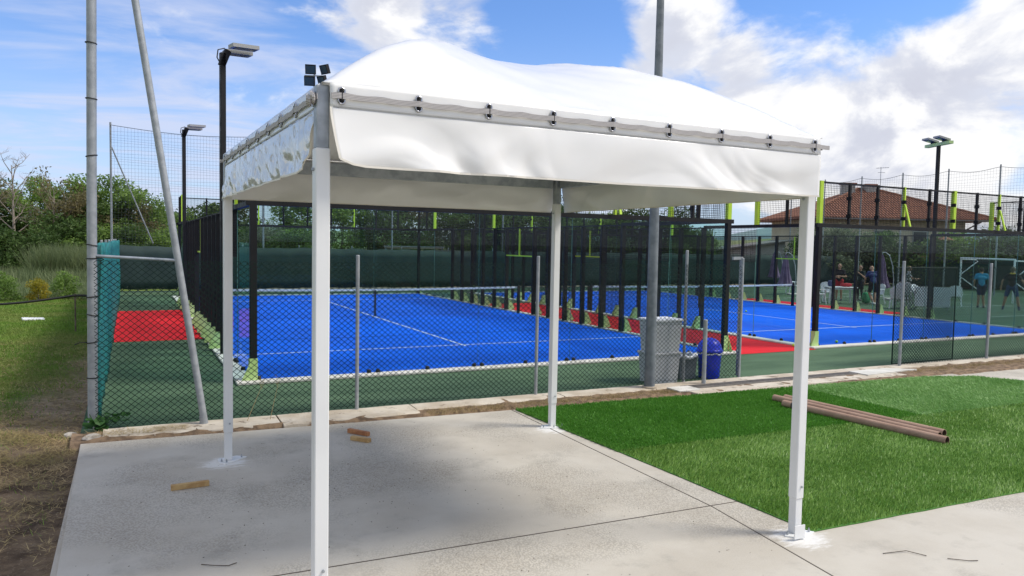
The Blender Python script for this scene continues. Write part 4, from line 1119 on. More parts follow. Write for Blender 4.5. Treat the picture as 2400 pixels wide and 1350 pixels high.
for i, (k_, x, y, h, lab) in enumerate([('bush',-8.6,37.5,2.6,'dark bush under the tall bare tree'),('bush',-6.3,38.0,2.3,'dark bush left of the reeds'),('bushf',-3.6,39.5,2.5,'fresh green bush behind the reeds'),('bush',-2.0,38.5,2.7,'dark bush right of the corner mast'),('bushf',-.4,38.5,2.4,'pale bush beside the strut'),('bush',.9,40.0,2.7,'dark bush near the black court side wall'),('bushf',1.9,42.0,2.4,'bright bush at the corner of the black court wall'),('bush',-5.0,40.5,3.2,'tall dark bush in the middle of the left thicket'),('bush',-10.2,38.6,2.7,'dark bush cut by the left edge')]):
    tree(k_, x, y, h, lab, 1.25, 'bushes beyond the left lawn', cat='shrub')
# behind the nearer court
for a in [('dark2', 5.0, 52.0, 5.6, 'dark tree seen through the court left of the front post', 1.3), ('fresh', 9.3, 43.0, 5.6, 'bright tree seen through the glass right of the front gazebo post', 1.2), ('fresh2', 12.0, 41.5, 5.4, 'bright tree behind the blue shelter', 1.2), ('dark', 14.6, 40.5, 5.6, 'dark tree behind the shelter on its right', 1.2), ('olive', 5.9, 37.8, 3.3, 'round silvery olive tree beyond the far glass', 1.25), ('bush', 7.2, 36.0, 2.6, 'dark bush right of the olive tree', 1.3), ('brown', 17.2, 40.0, 5.9, 'thin tree right of the shelter', 1.1)]:
    tree(*a[:5], wide=a[5], group='trees seen through the nearer court')
rt_ = random.Random(5)
for i in range(11):
    x = 18.8+i*1.75; y = 36.5-i*.55+rt_.uniform(-.8,.8)
    tree(('dark','dark2','fresh2','dark')[i % 4], x, y, 5.0+rt_.uniform(-.3,.5)-(1.2 if i > 8 else 0), '%s tree of the row beyond the courts, %s from its left end' % ('bright' if i % 4 == 2 else 'dark', ['first','second','third','fourth','fifth','sixth','seventh','eighth','ninth','tenth','eleventh'][i]), 1.15, 'row of trees beyond the courts')
# round the house on the right
for a in [('dark', 41.2, 25.6, 3.5, 'dark tree left of the house, behind the purple parasols', 1.2), ('olive', 43.0, 24.3, 3.9, 'greyish olive tree in front of the house wall', 1.4), ('dark2', 45.0, 23.0, 3.9, 'dark tree in front of the house beside the lime crossbar pole', 1.2), ('bushf', 49.6, 19.6, 3.2, 'fresh green bush beside the brick chimney', 1.3), ('olive', 51.2, 17.9, 3.9, 'large grey-green olive at the far right edge', 1.7), ('dark', 50.0, 17.0, 3.6, 'dark tree under the olive at the right edge', 1.3), ('dark2', 53.4, 15.4, 4.0, 'dark tree cut by the right edge', 1.4), ('bush', 48.0, 18.5, 2.6, 'dark bush behind the white goal', 1.4), ('bush', 46.9, 21.6, 2.8, 'dark bush behind the striped-shirt player', 1.4), ('dark2', 33.5, 30.5, 3.3, 'dark tree between the two courts, beyond the far fence', 1.2)]:
    tree(*a[:5], wide=a[5], group='trees round the house')
# little shrubs at the end of the lawn
for k_, x, y, h, lab in [('small',-5.75,19.2,.95,'green shrub at the left edge of the lawn end'),('yellow',-4.72,19.1,.85,'yellow-leaved shrub at the end of the lawn'),('small',-3.95,20.0,.95,'green-yellow shrub nearest the corner mast')]:
    tree(k_, x, y, h, lab, 1.1, 'small shrubs at the lawn end', cat='shrub')

def blades(name, pts, h, w_, lean, mat, seed, zf=None, parent=None):
    r = np.random.default_rng(seed); n = len(pts); a = r.uniform(0, 2*np.pi, n); b_ = r.uniform(0, 2*np.pi, n)
    hh = h*r.uniform(.5, 1.2, n); ll = hh*np.abs(r.normal(lean, .35, n)); z0 = zf(pts) if zf is not None else np.zeros(n)
    ww = (w_ if hasattr(w_, '__len__') else np.full(n, w_))
    V = np.zeros((n, 3, 3)); wx, wy = np.cos(a)*ww, np.sin(a)*ww
    V[:,0] = np.stack([pts[:,0]-wx, pts[:,1]-wy, z0], 1); V[:,1] = np.stack([pts[:,0]+wx, pts[:,1]+wy, z0], 1)
    V[:,2] = np.stack([pts[:,0]+np.cos(b_)*ll, pts[:,1]+np.sin(b_)*ll, z0+hh], 1)
    return tag(np_mesh(name, V.reshape(-1,3), np.arange(3*n).reshape(-1,3), mat, parent), kind='stuff')
# tall grass and reeds before the thicket
r = np.random.default_rng(3); n = 12000
q = np.stack([r.uniform(-16, 1.5, n), r.uniform(30, 38, n)], 1)
tag(blades('tall_grass', q, .75, .022, .25, mt['reed'], 5), 'pale tall grass in front of the thicket', 'grass')
n = 5200; q = np.stack([r.uniform(-6.4, -2.6, n), r.uniform(34, 37, n)], 1)
tag(blades('reeds', q, 1.75, .03, .18, mt['reed'], 6), 'pale green reeds left of the corner mast', 'reeds')
n = 16000; q = np.stack([r.uniform(-14, -2.5, n), r.uniform(19.5, 31, n)], 1)
tag(blades('rough_grass', q, .30, .016, .5, mt['reed'], 7), 'rough pale grass beyond the shrubs', 'grass')
# mown lawn, thinning to bare ground along the fence path
ground_z = lambda P_: np.array([(-.06+.05*min(1, (-2.32-x)/1.2)*fbm(x, y, 1.1, 4)+.04*min(1, (-2.32-x)/1.2)) if x < -2.32 else -.05 for x, y in P_])
n = 420000; q = np.stack([r.uniform(-9.5, -2.36, n), r.uniform(-6, 21, n)], 1)
dd = np.hypot(q[:,0]-CAM.x, q[:,1]-CAM.y)
e = .11*q[:,1]-.75*(q[:,0]+2.3)+1.4*np.array([.5+.5*fbm(x*.9, y*.9, 1, 4) for x, y in q])
keep = (r.random(n) < np.clip((e-.85)/.9, .03, 1)) & (r.random(n) < np.clip((9/dd)**1.25, .08, 1)) & (q[:,0] < -2.4-.0*q[:,1])
inview = (q[:,0] > -2.6-(q[:,1]+12.83)*.42)      # what the lawn shows beside the fence
q = q[keep & inview]; dd = dd[keep & inview]
tag(blades('lawn_grass', q, .055, .0035*np.clip(dd/8, 1, 3.2), .7, mt['blade'], 8, lambda P_: ground_z(P_)+.012), 'mown green lawn thinning towards the fence path', 'grass')
# dry straw on the bare path
n = 170000; q = np.stack([r.uniform(-5.6, -2.33, n), r.uniform(-8.5, 7, n)], 1); e = .16*q[:,1]-.42*q[:,0]
cl = np.array([.5+.5*fbm(x*1.7+5, y*1.7, 1, 4) for x, y in q])
band = np.exp(-((q[:,1]+3.0)/1.6)**2)*.9+.22
q = q[(r.random(n) < np.clip(band*(cl*2.0-.35), 0, 1)) & (q[:,0] > -2.6-(q[:,1]+12.83)*.42)]
tag(blades('dry_straw', q, .024, .0048, 4.2, mt['straw'], 9, lambda P_: ground_z(P_)+.024), 'dry straw lying on the bare path by the fence corner', 'straw')
n = 700; q = np.stack([r.uniform(-2.25, -1.2, n), r.uniform(-3.14, -2.86, n)], 1)
tag(blades('dry_straw', q, .020, .003, 5.0, mt['straw'], 10, lambda P_: np.full(len(P_), .048)), 'heap of straw at the left end of the kerb', 'straw')
n = 16000; xx = np.where(r.random(n) < .35, r.uniform(1.8, 6.2, n), r.uniform(11, 23, n)); q = np.stack([xx, -3.24-.008*(xx-2)+r.normal(0, .075, n)*np.where(xx > 10, 1.6, 1)], 1); q = q[(q[:,0] < 6.2) | (q[:,0] > 11.4)]
tag(blades('dry_grass', q, .045, .003, 1.0, mt['straw'], 11, lambda P_: np.full(len(P_), .01)), 'dry grass along the soil strip below the kerb', 'grass')
# weeds: ivy at the mast foot, tall thin stalks by the strut
iv = thing('ivy_plant', 'broad-leaved green weed growing at the foot of the corner mast', 'plant', (-2.14,-2.66,0))
rd = random.Random(8); mb = MB()
for i in range(34):
    c = Vector((rd.gauss(.0,.06), rd.gauss(-.05,.05), rd.uniform(.03,.17))) if i < 20 else Vector((.20+rd.gauss(0,.05), .10+rd.gauss(0,.04), rd.uniform(.05,.19)))
    Mx = Matrix.Rotation(rd.uniform(0,6.28),3,'Z') @ Matrix.Rotation(rd.uniform(.2,1.1),3,'X'); s_ = rd.uniform(.04,.075)
    shape = [(0,-1,0),(.75,-.6,.15),(.95,.1,.2),(.5,.55,.1),(0,1.1,-.1),(-.5,.55,.1),(-.95,.1,.2),(-.75,-.6,.15)]
    lf = MB().add([c+Mx@(Vector(v)*s_) for v in shape]+[c+Mx@Vector((0,0,-.1*s_))], [(i_, (i_+1)%8, 8) for i_ in range(8)])
    lf.build('leaf', mt['ivy'], iv)
mb = MB()
for i in range(8): a = i*.8; mb.path([(0,0,0),(.05*math.cos(a),.05*math.sin(a),.1),(.12*math.cos(a),.12*math.sin(a),.2)], .004, 4)
mb.path([(.05,.05,0),(.14,.08,.08),(.22,.11,.15)], .004, 4); mb.build('stem', mt['ivy'], iv)
for lab, x, lean in (('thin dry stalk leaning right beside the rear left gazebo post', -.48, .22), ('thin dry stalk standing right of its leaning neighbour', -.20, .12)):
    o = MB().path([(0,0,.04),(lean*.4,.02,.25),(lean,.05,.55)], [.004,.003,.0015], 5).build('weed_stalk', mt['straw'], loc=(x,-2.92,0)); tag(o, lab, 'plant', 'dry stalks')
    mb = MB(); 
    for k_ in range(6): mb.path([(lean*.8,.04,.42+.02*k_),(lean*.8+.04*math.cos(k_*2),.04+.04*math.sin(k_*2),.48+.025*k_)], .0015, 3)
    mb.build('seed_head', mt['straw'], o)

# stones, lawn slab, hose, twigs
rs_ = random.Random(12)
def stone(label, x, y, s_, mat='stone', sq=.5, z=0):
    mb = MB(); n, m_ = 9, 6
    for j in range(m_+1):
        for k_ in range(n):
            th = math.pi*j/m_; ph = 2*math.pi*k_/n; v = Vector((math.sin(th)*math.cos(ph), math.sin(th)*math.sin(ph), math.cos(th)*sq))
            v *= 1+.28*mnoise.noise(v*1.6+Vector((x*9,y*9,0))); mb.v.append(tuple(v*s_))
    for j in range(m_):
        for k_ in range(n): a = j*n+k_; b_ = j*n+(k_+1)%n; mb.f.append((a, a+n, b_+n, b_))
    return tag(mb.build('stone', mt[mat], loc=(x,y,z+s_*sq*.5)), label, 'stone', 'stones by the fence corner')
stone('larger pale stone at the corner of the concrete below the mast', -2.18, -3.04, .11, sq=.4)
stone('small whitish stone right of the corner stone', -1.98, -2.92, .055)
stone('pale stone left of the mast foot', -2.42, -2.62, .08, z=-.05)
stone('small pale stone in the dark soil at the left edge', -3.55, -6.4, .05, z=-.05)
stone('flat pale stone on the straw left of the slab', -3.0, -5.3, .06, sq=.35, z=-.05)
o = MB().bbox(-.27,.27,-.16,.16,0,.05,.012).build('white_slab', mt['wplastic'], loc=(-4.2,12.0,-.02)); o.rotation_euler = (.06,.05,.2); tag(o, 'white slab lying on the left lawn', 'slab')
h_ = MB()
pts = []
for i in range(41):
    q = i/40; x = -9.5+7.2*q; pts.append((x, 8.5, .62+.30*q-.13*math.sin(math.pi*((q*2.2) % 1.0))))
o = h_.path(pts, .028, 7).build('hose_line', mt['hose']); tag(auto_smooth(o, 60), 'black hose strung low across the left lawn', 'hose')
for i, x in enumerate((-9.5, -6.23, -2.98)):
    MB().tube((x,8.5,-.06),(x,8.5,.66+.30*(x+9.5)/7.2),.018,n=6).build('hose_stake', mt['bark'], o)
for lab, pts in [('thin bent twig on the concrete at the left', [(-1.35,-7.15,.006),(-1.27,-7.22,.012),(-1.18,-7.25,.006),(-1.12,-7.22,.006)]), ('bent dark twig near the front right gazebo foot', [(3.35,-9.05,.006),(3.55,-9.10,.012),(3.62,-9.22,.006)]), ('short dark twig beyond the front right foot', [(3.72,-9.32,.006),(3.82,-9.42,.010),(3.90,-9.44,.006)])]:
    tag(MB().path([Vector(p)-Vector((pts[0][0],pts[0][1],0)) for p in pts], .003, 5).build('twig', mt['twig'], loc=(pts[0][0],pts[0][1],0)), lab, 'twig', 'twigs on the concrete')
# leaf crumbs scattered over the apron
n = 380; q = np.stack([r.uniform(-2.1, 2.8, n), r.uniform(-9.2, -3.5, n)], 1); q2 = np.stack([r.normal(.2, .9, 260), r.normal(-5.6, .7, 260)], 1); q = np.concatenate([q, q2])
tag(blades('leaf_litter', q, .004, .006, 3., mt['twig'], 14, lambda P_: np.full(len(P_), .002)), 'dark specks of leaf litter scattered over the concrete', 'litter')

# ================================================================== buildings
def hip_roof(mb, x0, x1, y0, y1, z0, zr, rx0, rx1, ry, th=.12):
    A = [(x0,y0),(x1,y0),(x1,y1),(x0,y1)]
    vs = [(x,y,z0) for x,y in A]+[(rx0,ry,zr),(rx1,ry,zr)]+[(x,y,z0-th) for x,y in A]
    return mb.add(vs, [(0,1,5,4),(2,3,4,5),(1,2,5),(3,0,4),(6,7,1,0),(7,8,2,1),(8,9,3,2),(9,6,0,3),(9,8,7,6)])
hs = thing('house', 'beige house with a hipped terracotta roof behind the right-hand court', 'house', (53.4,29.9,-.05), -YAW)
MB().box(-7.0,4.9,-4.3,4.6,0,4.82).build('wall', mt['wall'], hs)
rf = hip_roof(MB(), -8.2,6.6,-5.6,5.8,4.95,7.5,-1.6,-.2,0.1,.14).build('roof', mt['tile'], hs)
# pan-tile courses: raised rounded ribs running down each slope
def ribs(p_bl, p_br, p_tl, p_tr, n, r_):
    mb = MB(); p_bl, p_br, p_tl, p_tr = map(Vector, (p_bl,p_br,p_tl,p_tr))
    W = (p_br-p_bl); wl = W.length; e = W/wl
    for i in range(n):
        x = (i+.5)/n; b_ = p_bl.lerp(p_br, x)
        # top of this rib: either ridge or hip edge
        tl = (p_tl-p_bl).dot(e)/wl; tr_ = (p_tr-p_bl).dot(e)/wl
        up_ = (p_tl-p_bl)-e*(p_tl-p_bl).dot(e)
        q = x/tl if x < tl else ((1-x)/(1-tr_) if x > tr_ else 1)
        if q < .05: continue
        mb.tube(b_+Vector((0,0,.01)), b_+up_*q+Vector((0,0,.01)), r_, n=5, caps=True)
    return mb
mb = ribs((-8.2,-5.6,4.95),(6.6,-5.6,4.95),(-1.6,.1,7.5),(-.2,.1,7.5), 66, .06)
tag(mb.build('tile_ribs', mt['tile'], rf), kind='stuff')
tag(ribs((6.6,-5.6,4.95),(6.6,5.8,4.95),(-.2,.1,7.5),(-.2,.1,7.5), 44, .06).build('tile_ribs', mt['tile'], rf), kind='stuff')
tag(ribs((-8.2,5.8,4.95),(-8.2,-5.6,4.95),(-1.6,.1,7.5),(-1.6,.1,7.5), 44, .06).build('tile_ribs', mt['tile'], rf), kind='stuff')
mb = MB().path([(-8.2,-5.6,4.98),(-1.6,.1,7.55),(-.2,.1,7.55),(6.6,-5.6,4.98)], .11, 6); mb.build('ridge_tiles', mt['tile'], rf)
MB().beam((-8.2,-5.66,4.84),(6.6,-5.66,4.84),.10,.10).build('gutter', mt['iron'], rf)
for x, y, h, w_ in ((-2.6,-.4,7.95,.95),(-.75,-.2,7.9,.8)):
    c = MB().box(x-w_/2,x+w_/2,y-.35,y+.35,6.7,h-.12).build('chimney', mt['wall_grey'], rf)
    MB().box(x-w_/2-.1,x+w_/2+.1,y-.45,y+.45,h-.12,h).build('chimney_cap', mt['brick'], rf)
an = MB(); an.tube((.25,0,7.6),(.25,0,9.35),.025,n=6); an.beam((-.1,0,9.25),(.9,0,9.32),.03,.03); an.beam((0.0,0,8.9),(.6,0,8.9),.03,.03)
for i in range(5): an.tube((-.05+i*.2,-.25,9.26+.014*i),(-.05+i*.2,.25,9.26+.014*i),.012,n=4)
an.build('antenna', mt['galv'], rf)
for x, z0 in ((-4.6,2.6),(-1.6,2.6),(1.4,2.6),(3.6,2.6),(-3.2,.3),(2.6,.3)):
    wdw = MB().box(x-.5,x+.5,-4.33,-4.30,z0,z0+1.35).build('window', mt['window'], hs)
    mb = MB(); mb.box(x-.58,x-.5,-4.36,-4.30,z0-.08,z0+1.43); mb.box(x+.5,x+.58,-4.36,-4.30,z0-.08,z0+1.43); mb.box(x-.5,x+.5,-4.36,-4.30,z0+1.35,z0+1.43); mb.box(x-.65,x+.65,-4.42,-4.30,z0-.14,z0-.08)
    mb.build('frame', mt['wall_grey'], wdw)
for x in (-6.6, 4.6): MB().beam((x,-4.4,4.0),(x+(.9 if x > 0 else -.9),-5.4,4.80),.09,.09).build('eave_strut', mt['bark'], hs)
# outhouse with brick chimney
oh = thing('outhouse', 'low outhouse with a tiled roof and square brick chimney', 'outbuilding', (48.6,20.6,-.05), -YAW)
MB().box(-1.9,1.9,-.9,1.6,0,2.0).build('wall', mt['wall_grey'], oh)
rf = MB().add([(-2.1,-1.2,2.0),(2.1,-1.2,2.0),(2.1,.9,2.55),(-2.1,.9,2.55),(-2.1,-1.2,1.9),(2.1,-1.2,1.9),(2.1,.9,2.45),(-2.1,.9,2.45)], [(0,1,2,3),(7,6,5,4),(0,4,5,1),(1,5,6,2),(2,6,7,3),(3,7,4,0)]).build('roof', mt['tile'], oh)
mb = MB()
for i in range(20): mb.tube((-2.0+i*.21,-1.2,2.01),(-2.0+i*.21,.9,2.56),.05,n=5)
tag(mb.build('tile_ribs', mt['tile'], rf), kind='stuff')
MB().box(-.35,.35,-.2,.45,2.2,2.95).build('chimney', mt['brick'], oh)
for x in (-.30,.30):
    for y in (-.15,.40): MB().box(x-.05,x+.05,y-.05,y+.05,2.95,3.25).build('chimney_leg', mt['brick'], oh)
hip_roof(MB(), -.48,.48,-.33,.58,3.27,3.55,-.02,.02,.12,.05).build('chimney_hood', mt['tile'], oh)
# grey shed with a mono-pitch sheet roof
sh_ = thing('shed', 'grey shed with sloping sheet roof beyond the far fence', 'outbuilding', (39.3,32.5,-.05), -YAW)
MB().box(-3.4,4.2,-2,2,0,2.0).build('wall', mt['wall_grey'], sh_)
MB().add([(-3.8,-2.4,1.95),(4.6,-2.4,3.15),(4.6,2.4,3.15),(-3.8,2.4,1.95),(-3.8,-2.4,1.85),(4.6,-2.4,3.05),(4.6,2.4,3.05),(-3.8,2.4,1.85)], [(0,1,2,3),(7,6,5,4),(0,4,5,1),(1,5,6,2),(2,6,7,3),(3,7,4,0)]).build('roof', mt['sheet'], sh_)
MB().add([(-3.4,-2.0,2.0),(4.2,-2.0,2.0),(4.2,-2.0,3.0)], [(0,1,2)]).build('gable', mt['wall_grey'], sh_)
MB().box(-.6,1.2,-2.03,-2.0,.9,1.7).build('opening', mt['window'], sh_)
# players' shelter behind the nearer court
dg = thing('players_shelter', 'pale blue open players shelter with slatted bench behind the nearer court', 'shelter', (12.0,26.3,0), -.35)
for x in (-1.5,1.5):
    for y in (-.6,.6): MB().beam((x,y,0),(x,y,2.1),.06,.06).build('frame_post', mt['galv'], dg)
MB().add([(-1.6,-.7,2.12),(1.6,-.7,2.12),(1.6,.75,2.02),(-1.6,.75,2.02),(-1.6,-.7,2.16),(1.6,-.7,2.16),(1.6,.75,2.06),(-1.6,.75,2.06)], [(3,2,1,0),(4,5,6,7),(0,1,5,4),(1,2,6,5),(2,3,7,6),(3,0,4,7)]).build('roof', mt['galv'], dg)
for i in range(9): MB().box(-1.46+i*.325,-1.46+i*.325+.31,.56,.58,.5,1.75).build('back_panel', mt['pale_blue'], dg)
for i in range(4): MB().box(-1.4,1.4,-.05+i*.13,.05+i*.13,.42,.45).build('bench_slat', mt['kerbw'], dg)
for x in (-1.2,0,1.2): MB().box(x-.03,x+.03,.0,.3,0,.42).build('bench_leg', mt['galv'], dg)
# football goal
gl = thing('football_goal', 'white tubular football goal on the far pitch at the right', 'goal', (39.2,13.4,0), math.atan2(8.5-13.4, 35.6-39.2))
L = 6.08
mb = MB(); mb.tube((0,0,0),(0,0,2.05),.045,n=8); mb.build('post', mt['wplastic'], gl); mb = MB(); mb.tube((L,0,0),(L,0,2.05),.045,n=8); mb.build('post', mt['wplastic'], gl)
MB().tube((-.04,0,2.06),(L+.04,0,2.06),.045,n=8).build('crossbar', mt['wplastic'], gl)
for x in (0, L):
    MB().path([(x,.03,2.0),(x,.75,1.98),(x,.85,1.9),(x,.05,1.2)], .028, 6).build('stay', mt['wplastic'], gl)
    MB().path([(x,.04,1.0),(x,1.3,.05)], .025, 6).build('stay', mt['wplastic'], gl)

# ================================================================== garden furniture by the pitch
def chair(label, x, y, rz, z=0, tilt=0):
    t = thing('plastic_chair', label, 'chair', (x,y,z), rz, 'white plastic chairs'); t.rotation_euler = (tilt,0,rz)
    m = mt['wplastic']
    MB().bbox(-.22,.22,-.22,.22,.41,.445,.01).build('seat', m, t)
    mb = MB(); prof = [(-.20,.44),(-.24,.60),(-.25,.78),(-.18,.86),(0,.89),(.18,.86),(.25,.78),(.24,.60),(.20,.44)]
    V = [(px,-.21-.10*(pz-.44),pz) for px,pz in prof]+[(px,-.235-.10*(pz-.44),pz) for px,pz in prof]; n = len(prof)
    mb.add(V, [tuple(range(n)), tuple(range(2*n-1,n-1,-1))]+[(i,(i+1)%n,(i+1)%n+n,i+n) for i in range(n)]).build('backrest', m, t)
    for sx in (-1,1):
        MB().beam((sx*.21,.20,.42),(sx*.25,.26,0),.045,.035).build('leg', m, t); MB().beam((sx*.21,-.20,.42),(sx*.24,-.27,0),.045,.035).build('leg', m, t)
        MB().path([(sx*.24,-.24,.62),(sx*.27,.0,.64),(sx*.27,.20,.63),(sx*.23,.22,.44)], .020, 6).build('arm', m, t)
    return t
def table(label, x, y, rz, z=0, rx=0, w_=1.25, d_=.8):
    t = thing('plastic_table', label, 'table', (x,y,z), rz, 'white plastic tables'); t.rotation_euler = (rx,0,rz)
    MB().bbox(-w_/2,w_/2,-d_/2,d_/2,.69,.73,.012).build('table_top', mt['wplastic'], t)
    for sx in (-1,1):
        for sy in (-1,1): MB().beam((sx*(w_/2-.10),sy*(d_/2-.10),.69),(sx*(w_/2-.05),sy*(d_/2-.05),0),.06,.06).build('leg', mt['wplastic'], t)
    MB().box(-w_/2+.06,w_/2-.06,-d_/2+.06,d_/2-.06,.62,.689).build('apron', mt['wplastic'], t)
    return t
table('white plastic table with bags on it behind the right court', 26.55, 10.75, -.55)
chair('white plastic chair at the left end of the bag-laden table', 25.15, 10.75, -1.9)
chair('white plastic chair behind the bag-laden table', 26.9, 11.75, 2.5)
chair('white plastic chair beside the navy-shirted man', 28.1, 10.1, 1.2)
chair('white plastic chair under the left purple parasol', 29.9, 16.6, -2.0)
table('white table tipped on its side on the green pitch', 27.35, 6.95, -.95, .40, 1.35)
table('white table leaning against the heap of chairs', 27.0, 7.9, .35, .22, .75, 1.1, .75)
for i, lab in enumerate(('lowest', 'second', 'third', 'topmost')): chair('%s white chair of the heap on the green pitch' % lab, 26.35+.12*i, 7.75-.05*i, -1.2, .0+.11*i, .08*i)
chair('white reclining chair beside the man in the light blue shirt', 30.1, 7.75, -1.0, 0, -.25)
def parasol(label, x, y, h, rz):
    t = thing('parasol', label, 'parasol', (x,y,0), rz, 'folded purple parasols')
    n = 40; mb = MB(); prof = [(.02,h),(.06,h-.12),(.13,h-.5),(.19,h-1.0),(.27,h-1.45),(.33,h-1.62)]
    for r_, z in prof:
        for k_ in range(n): a = 2*math.pi*k_/n; rr = r_*(1+.30*math.cos(a*8)+.10*math.sin(a*5+z*3)); mb.v.append((rr*math.cos(a), rr*math.sin(a), z+(.05*math.cos(a*8) if z < h-1.5 else 0)))
    for i in range(len(prof)-1):
        for k_ in range(n): a = i*n+k_; b_ = i*n+(k_+1)%n; mb.f.append((a, a+n, b_+n, b_))
    mb.build('folded_canopy', mt['purple'], t, True)
    MB().torus((0,0,h-.62),.17,.012,(0,0,1),16,5).build('strap', mt['purple'], t)
    MB().path([(0,0,h-.05),(0,0,h+.08),(.12,0,h+.10),(.32,0,h-.05),(.48,0,h-.55),(.55,0,h-1.2),(.55,0,.08)], .024, 8).build('arm', mt['galv'], t)
    MB().bbox(.2,.9,-.35,.35,.0,.08,.01).build('base', mt['kerbw'], t)
    return t
parasol('folded purple parasol at the right, beside the navy-shirted man', 30.9, 12.0, 2.2, -.6)
parasol('folded purple parasol in the middle, near the right net post', 28.6, 15.9, 2.1, -.5)
parasol('folded purple parasol farthest left behind the right court', 34.8, 25.3-2.6, 2.2, -.5)
# things on and at the table
def soft_bag(label, x, y, z, sx, sy, sz, col, rz=0, stripe=None):
    m = M('bag_cloth', col, rough=.8); mb = MB(); n, m_ = 14, 8
    for j in range(m_+1):
        for k_ in range(n):
            th = math.pi*j/m_; ph = 2*math.pi*k_/n; f = lambda c: math.copysign(abs(c)**.6, c)
            v = Vector((f(math.sin(th))*f(math.cos(ph))*sx/2, f(math.sin(th))*f(math.sin(ph))*sy/2, f(math.cos(th))*sz/2)); v *= 1+.12*mnoise.noise(v*6+Vector((x,y,0))); mb.v.append(tuple(v))
    for j in range(m_):
        for k_ in range(n): a = j*n+k_; b_ = j*n+(k_+1)%n; mb.f.append((a, a+n, b_+n, b_))
    t = thing('sports_bag', label, 'bag', (x,y,z+sz/2+.003), rz, 'sports bags'); mb.build('body', m, t, True)
    MB().path([(-sx*.25,0,sz*.42),(-sx*.15,0,sz*.72),(sx*.15,0,sz*.72),(sx*.25,0,sz*.42)], .012, 6).build('handle', mt['hose'], t)
    return t
soft_bag('navy and white bag at the left end of the table', 26.2, 10.95, .73, .32,.25,.28, (.05,.07,.16,1))
soft_bag('red bag lying in the middle of the table', 26.75, 10.62, .73, .5,.26,.16, (.40,.02,.03,1), -.5)
soft_bag('green bag beside the navy-shirted man', 27.55, 10.2, .0, .34,.3,.5, (.02,.22,.09,1))

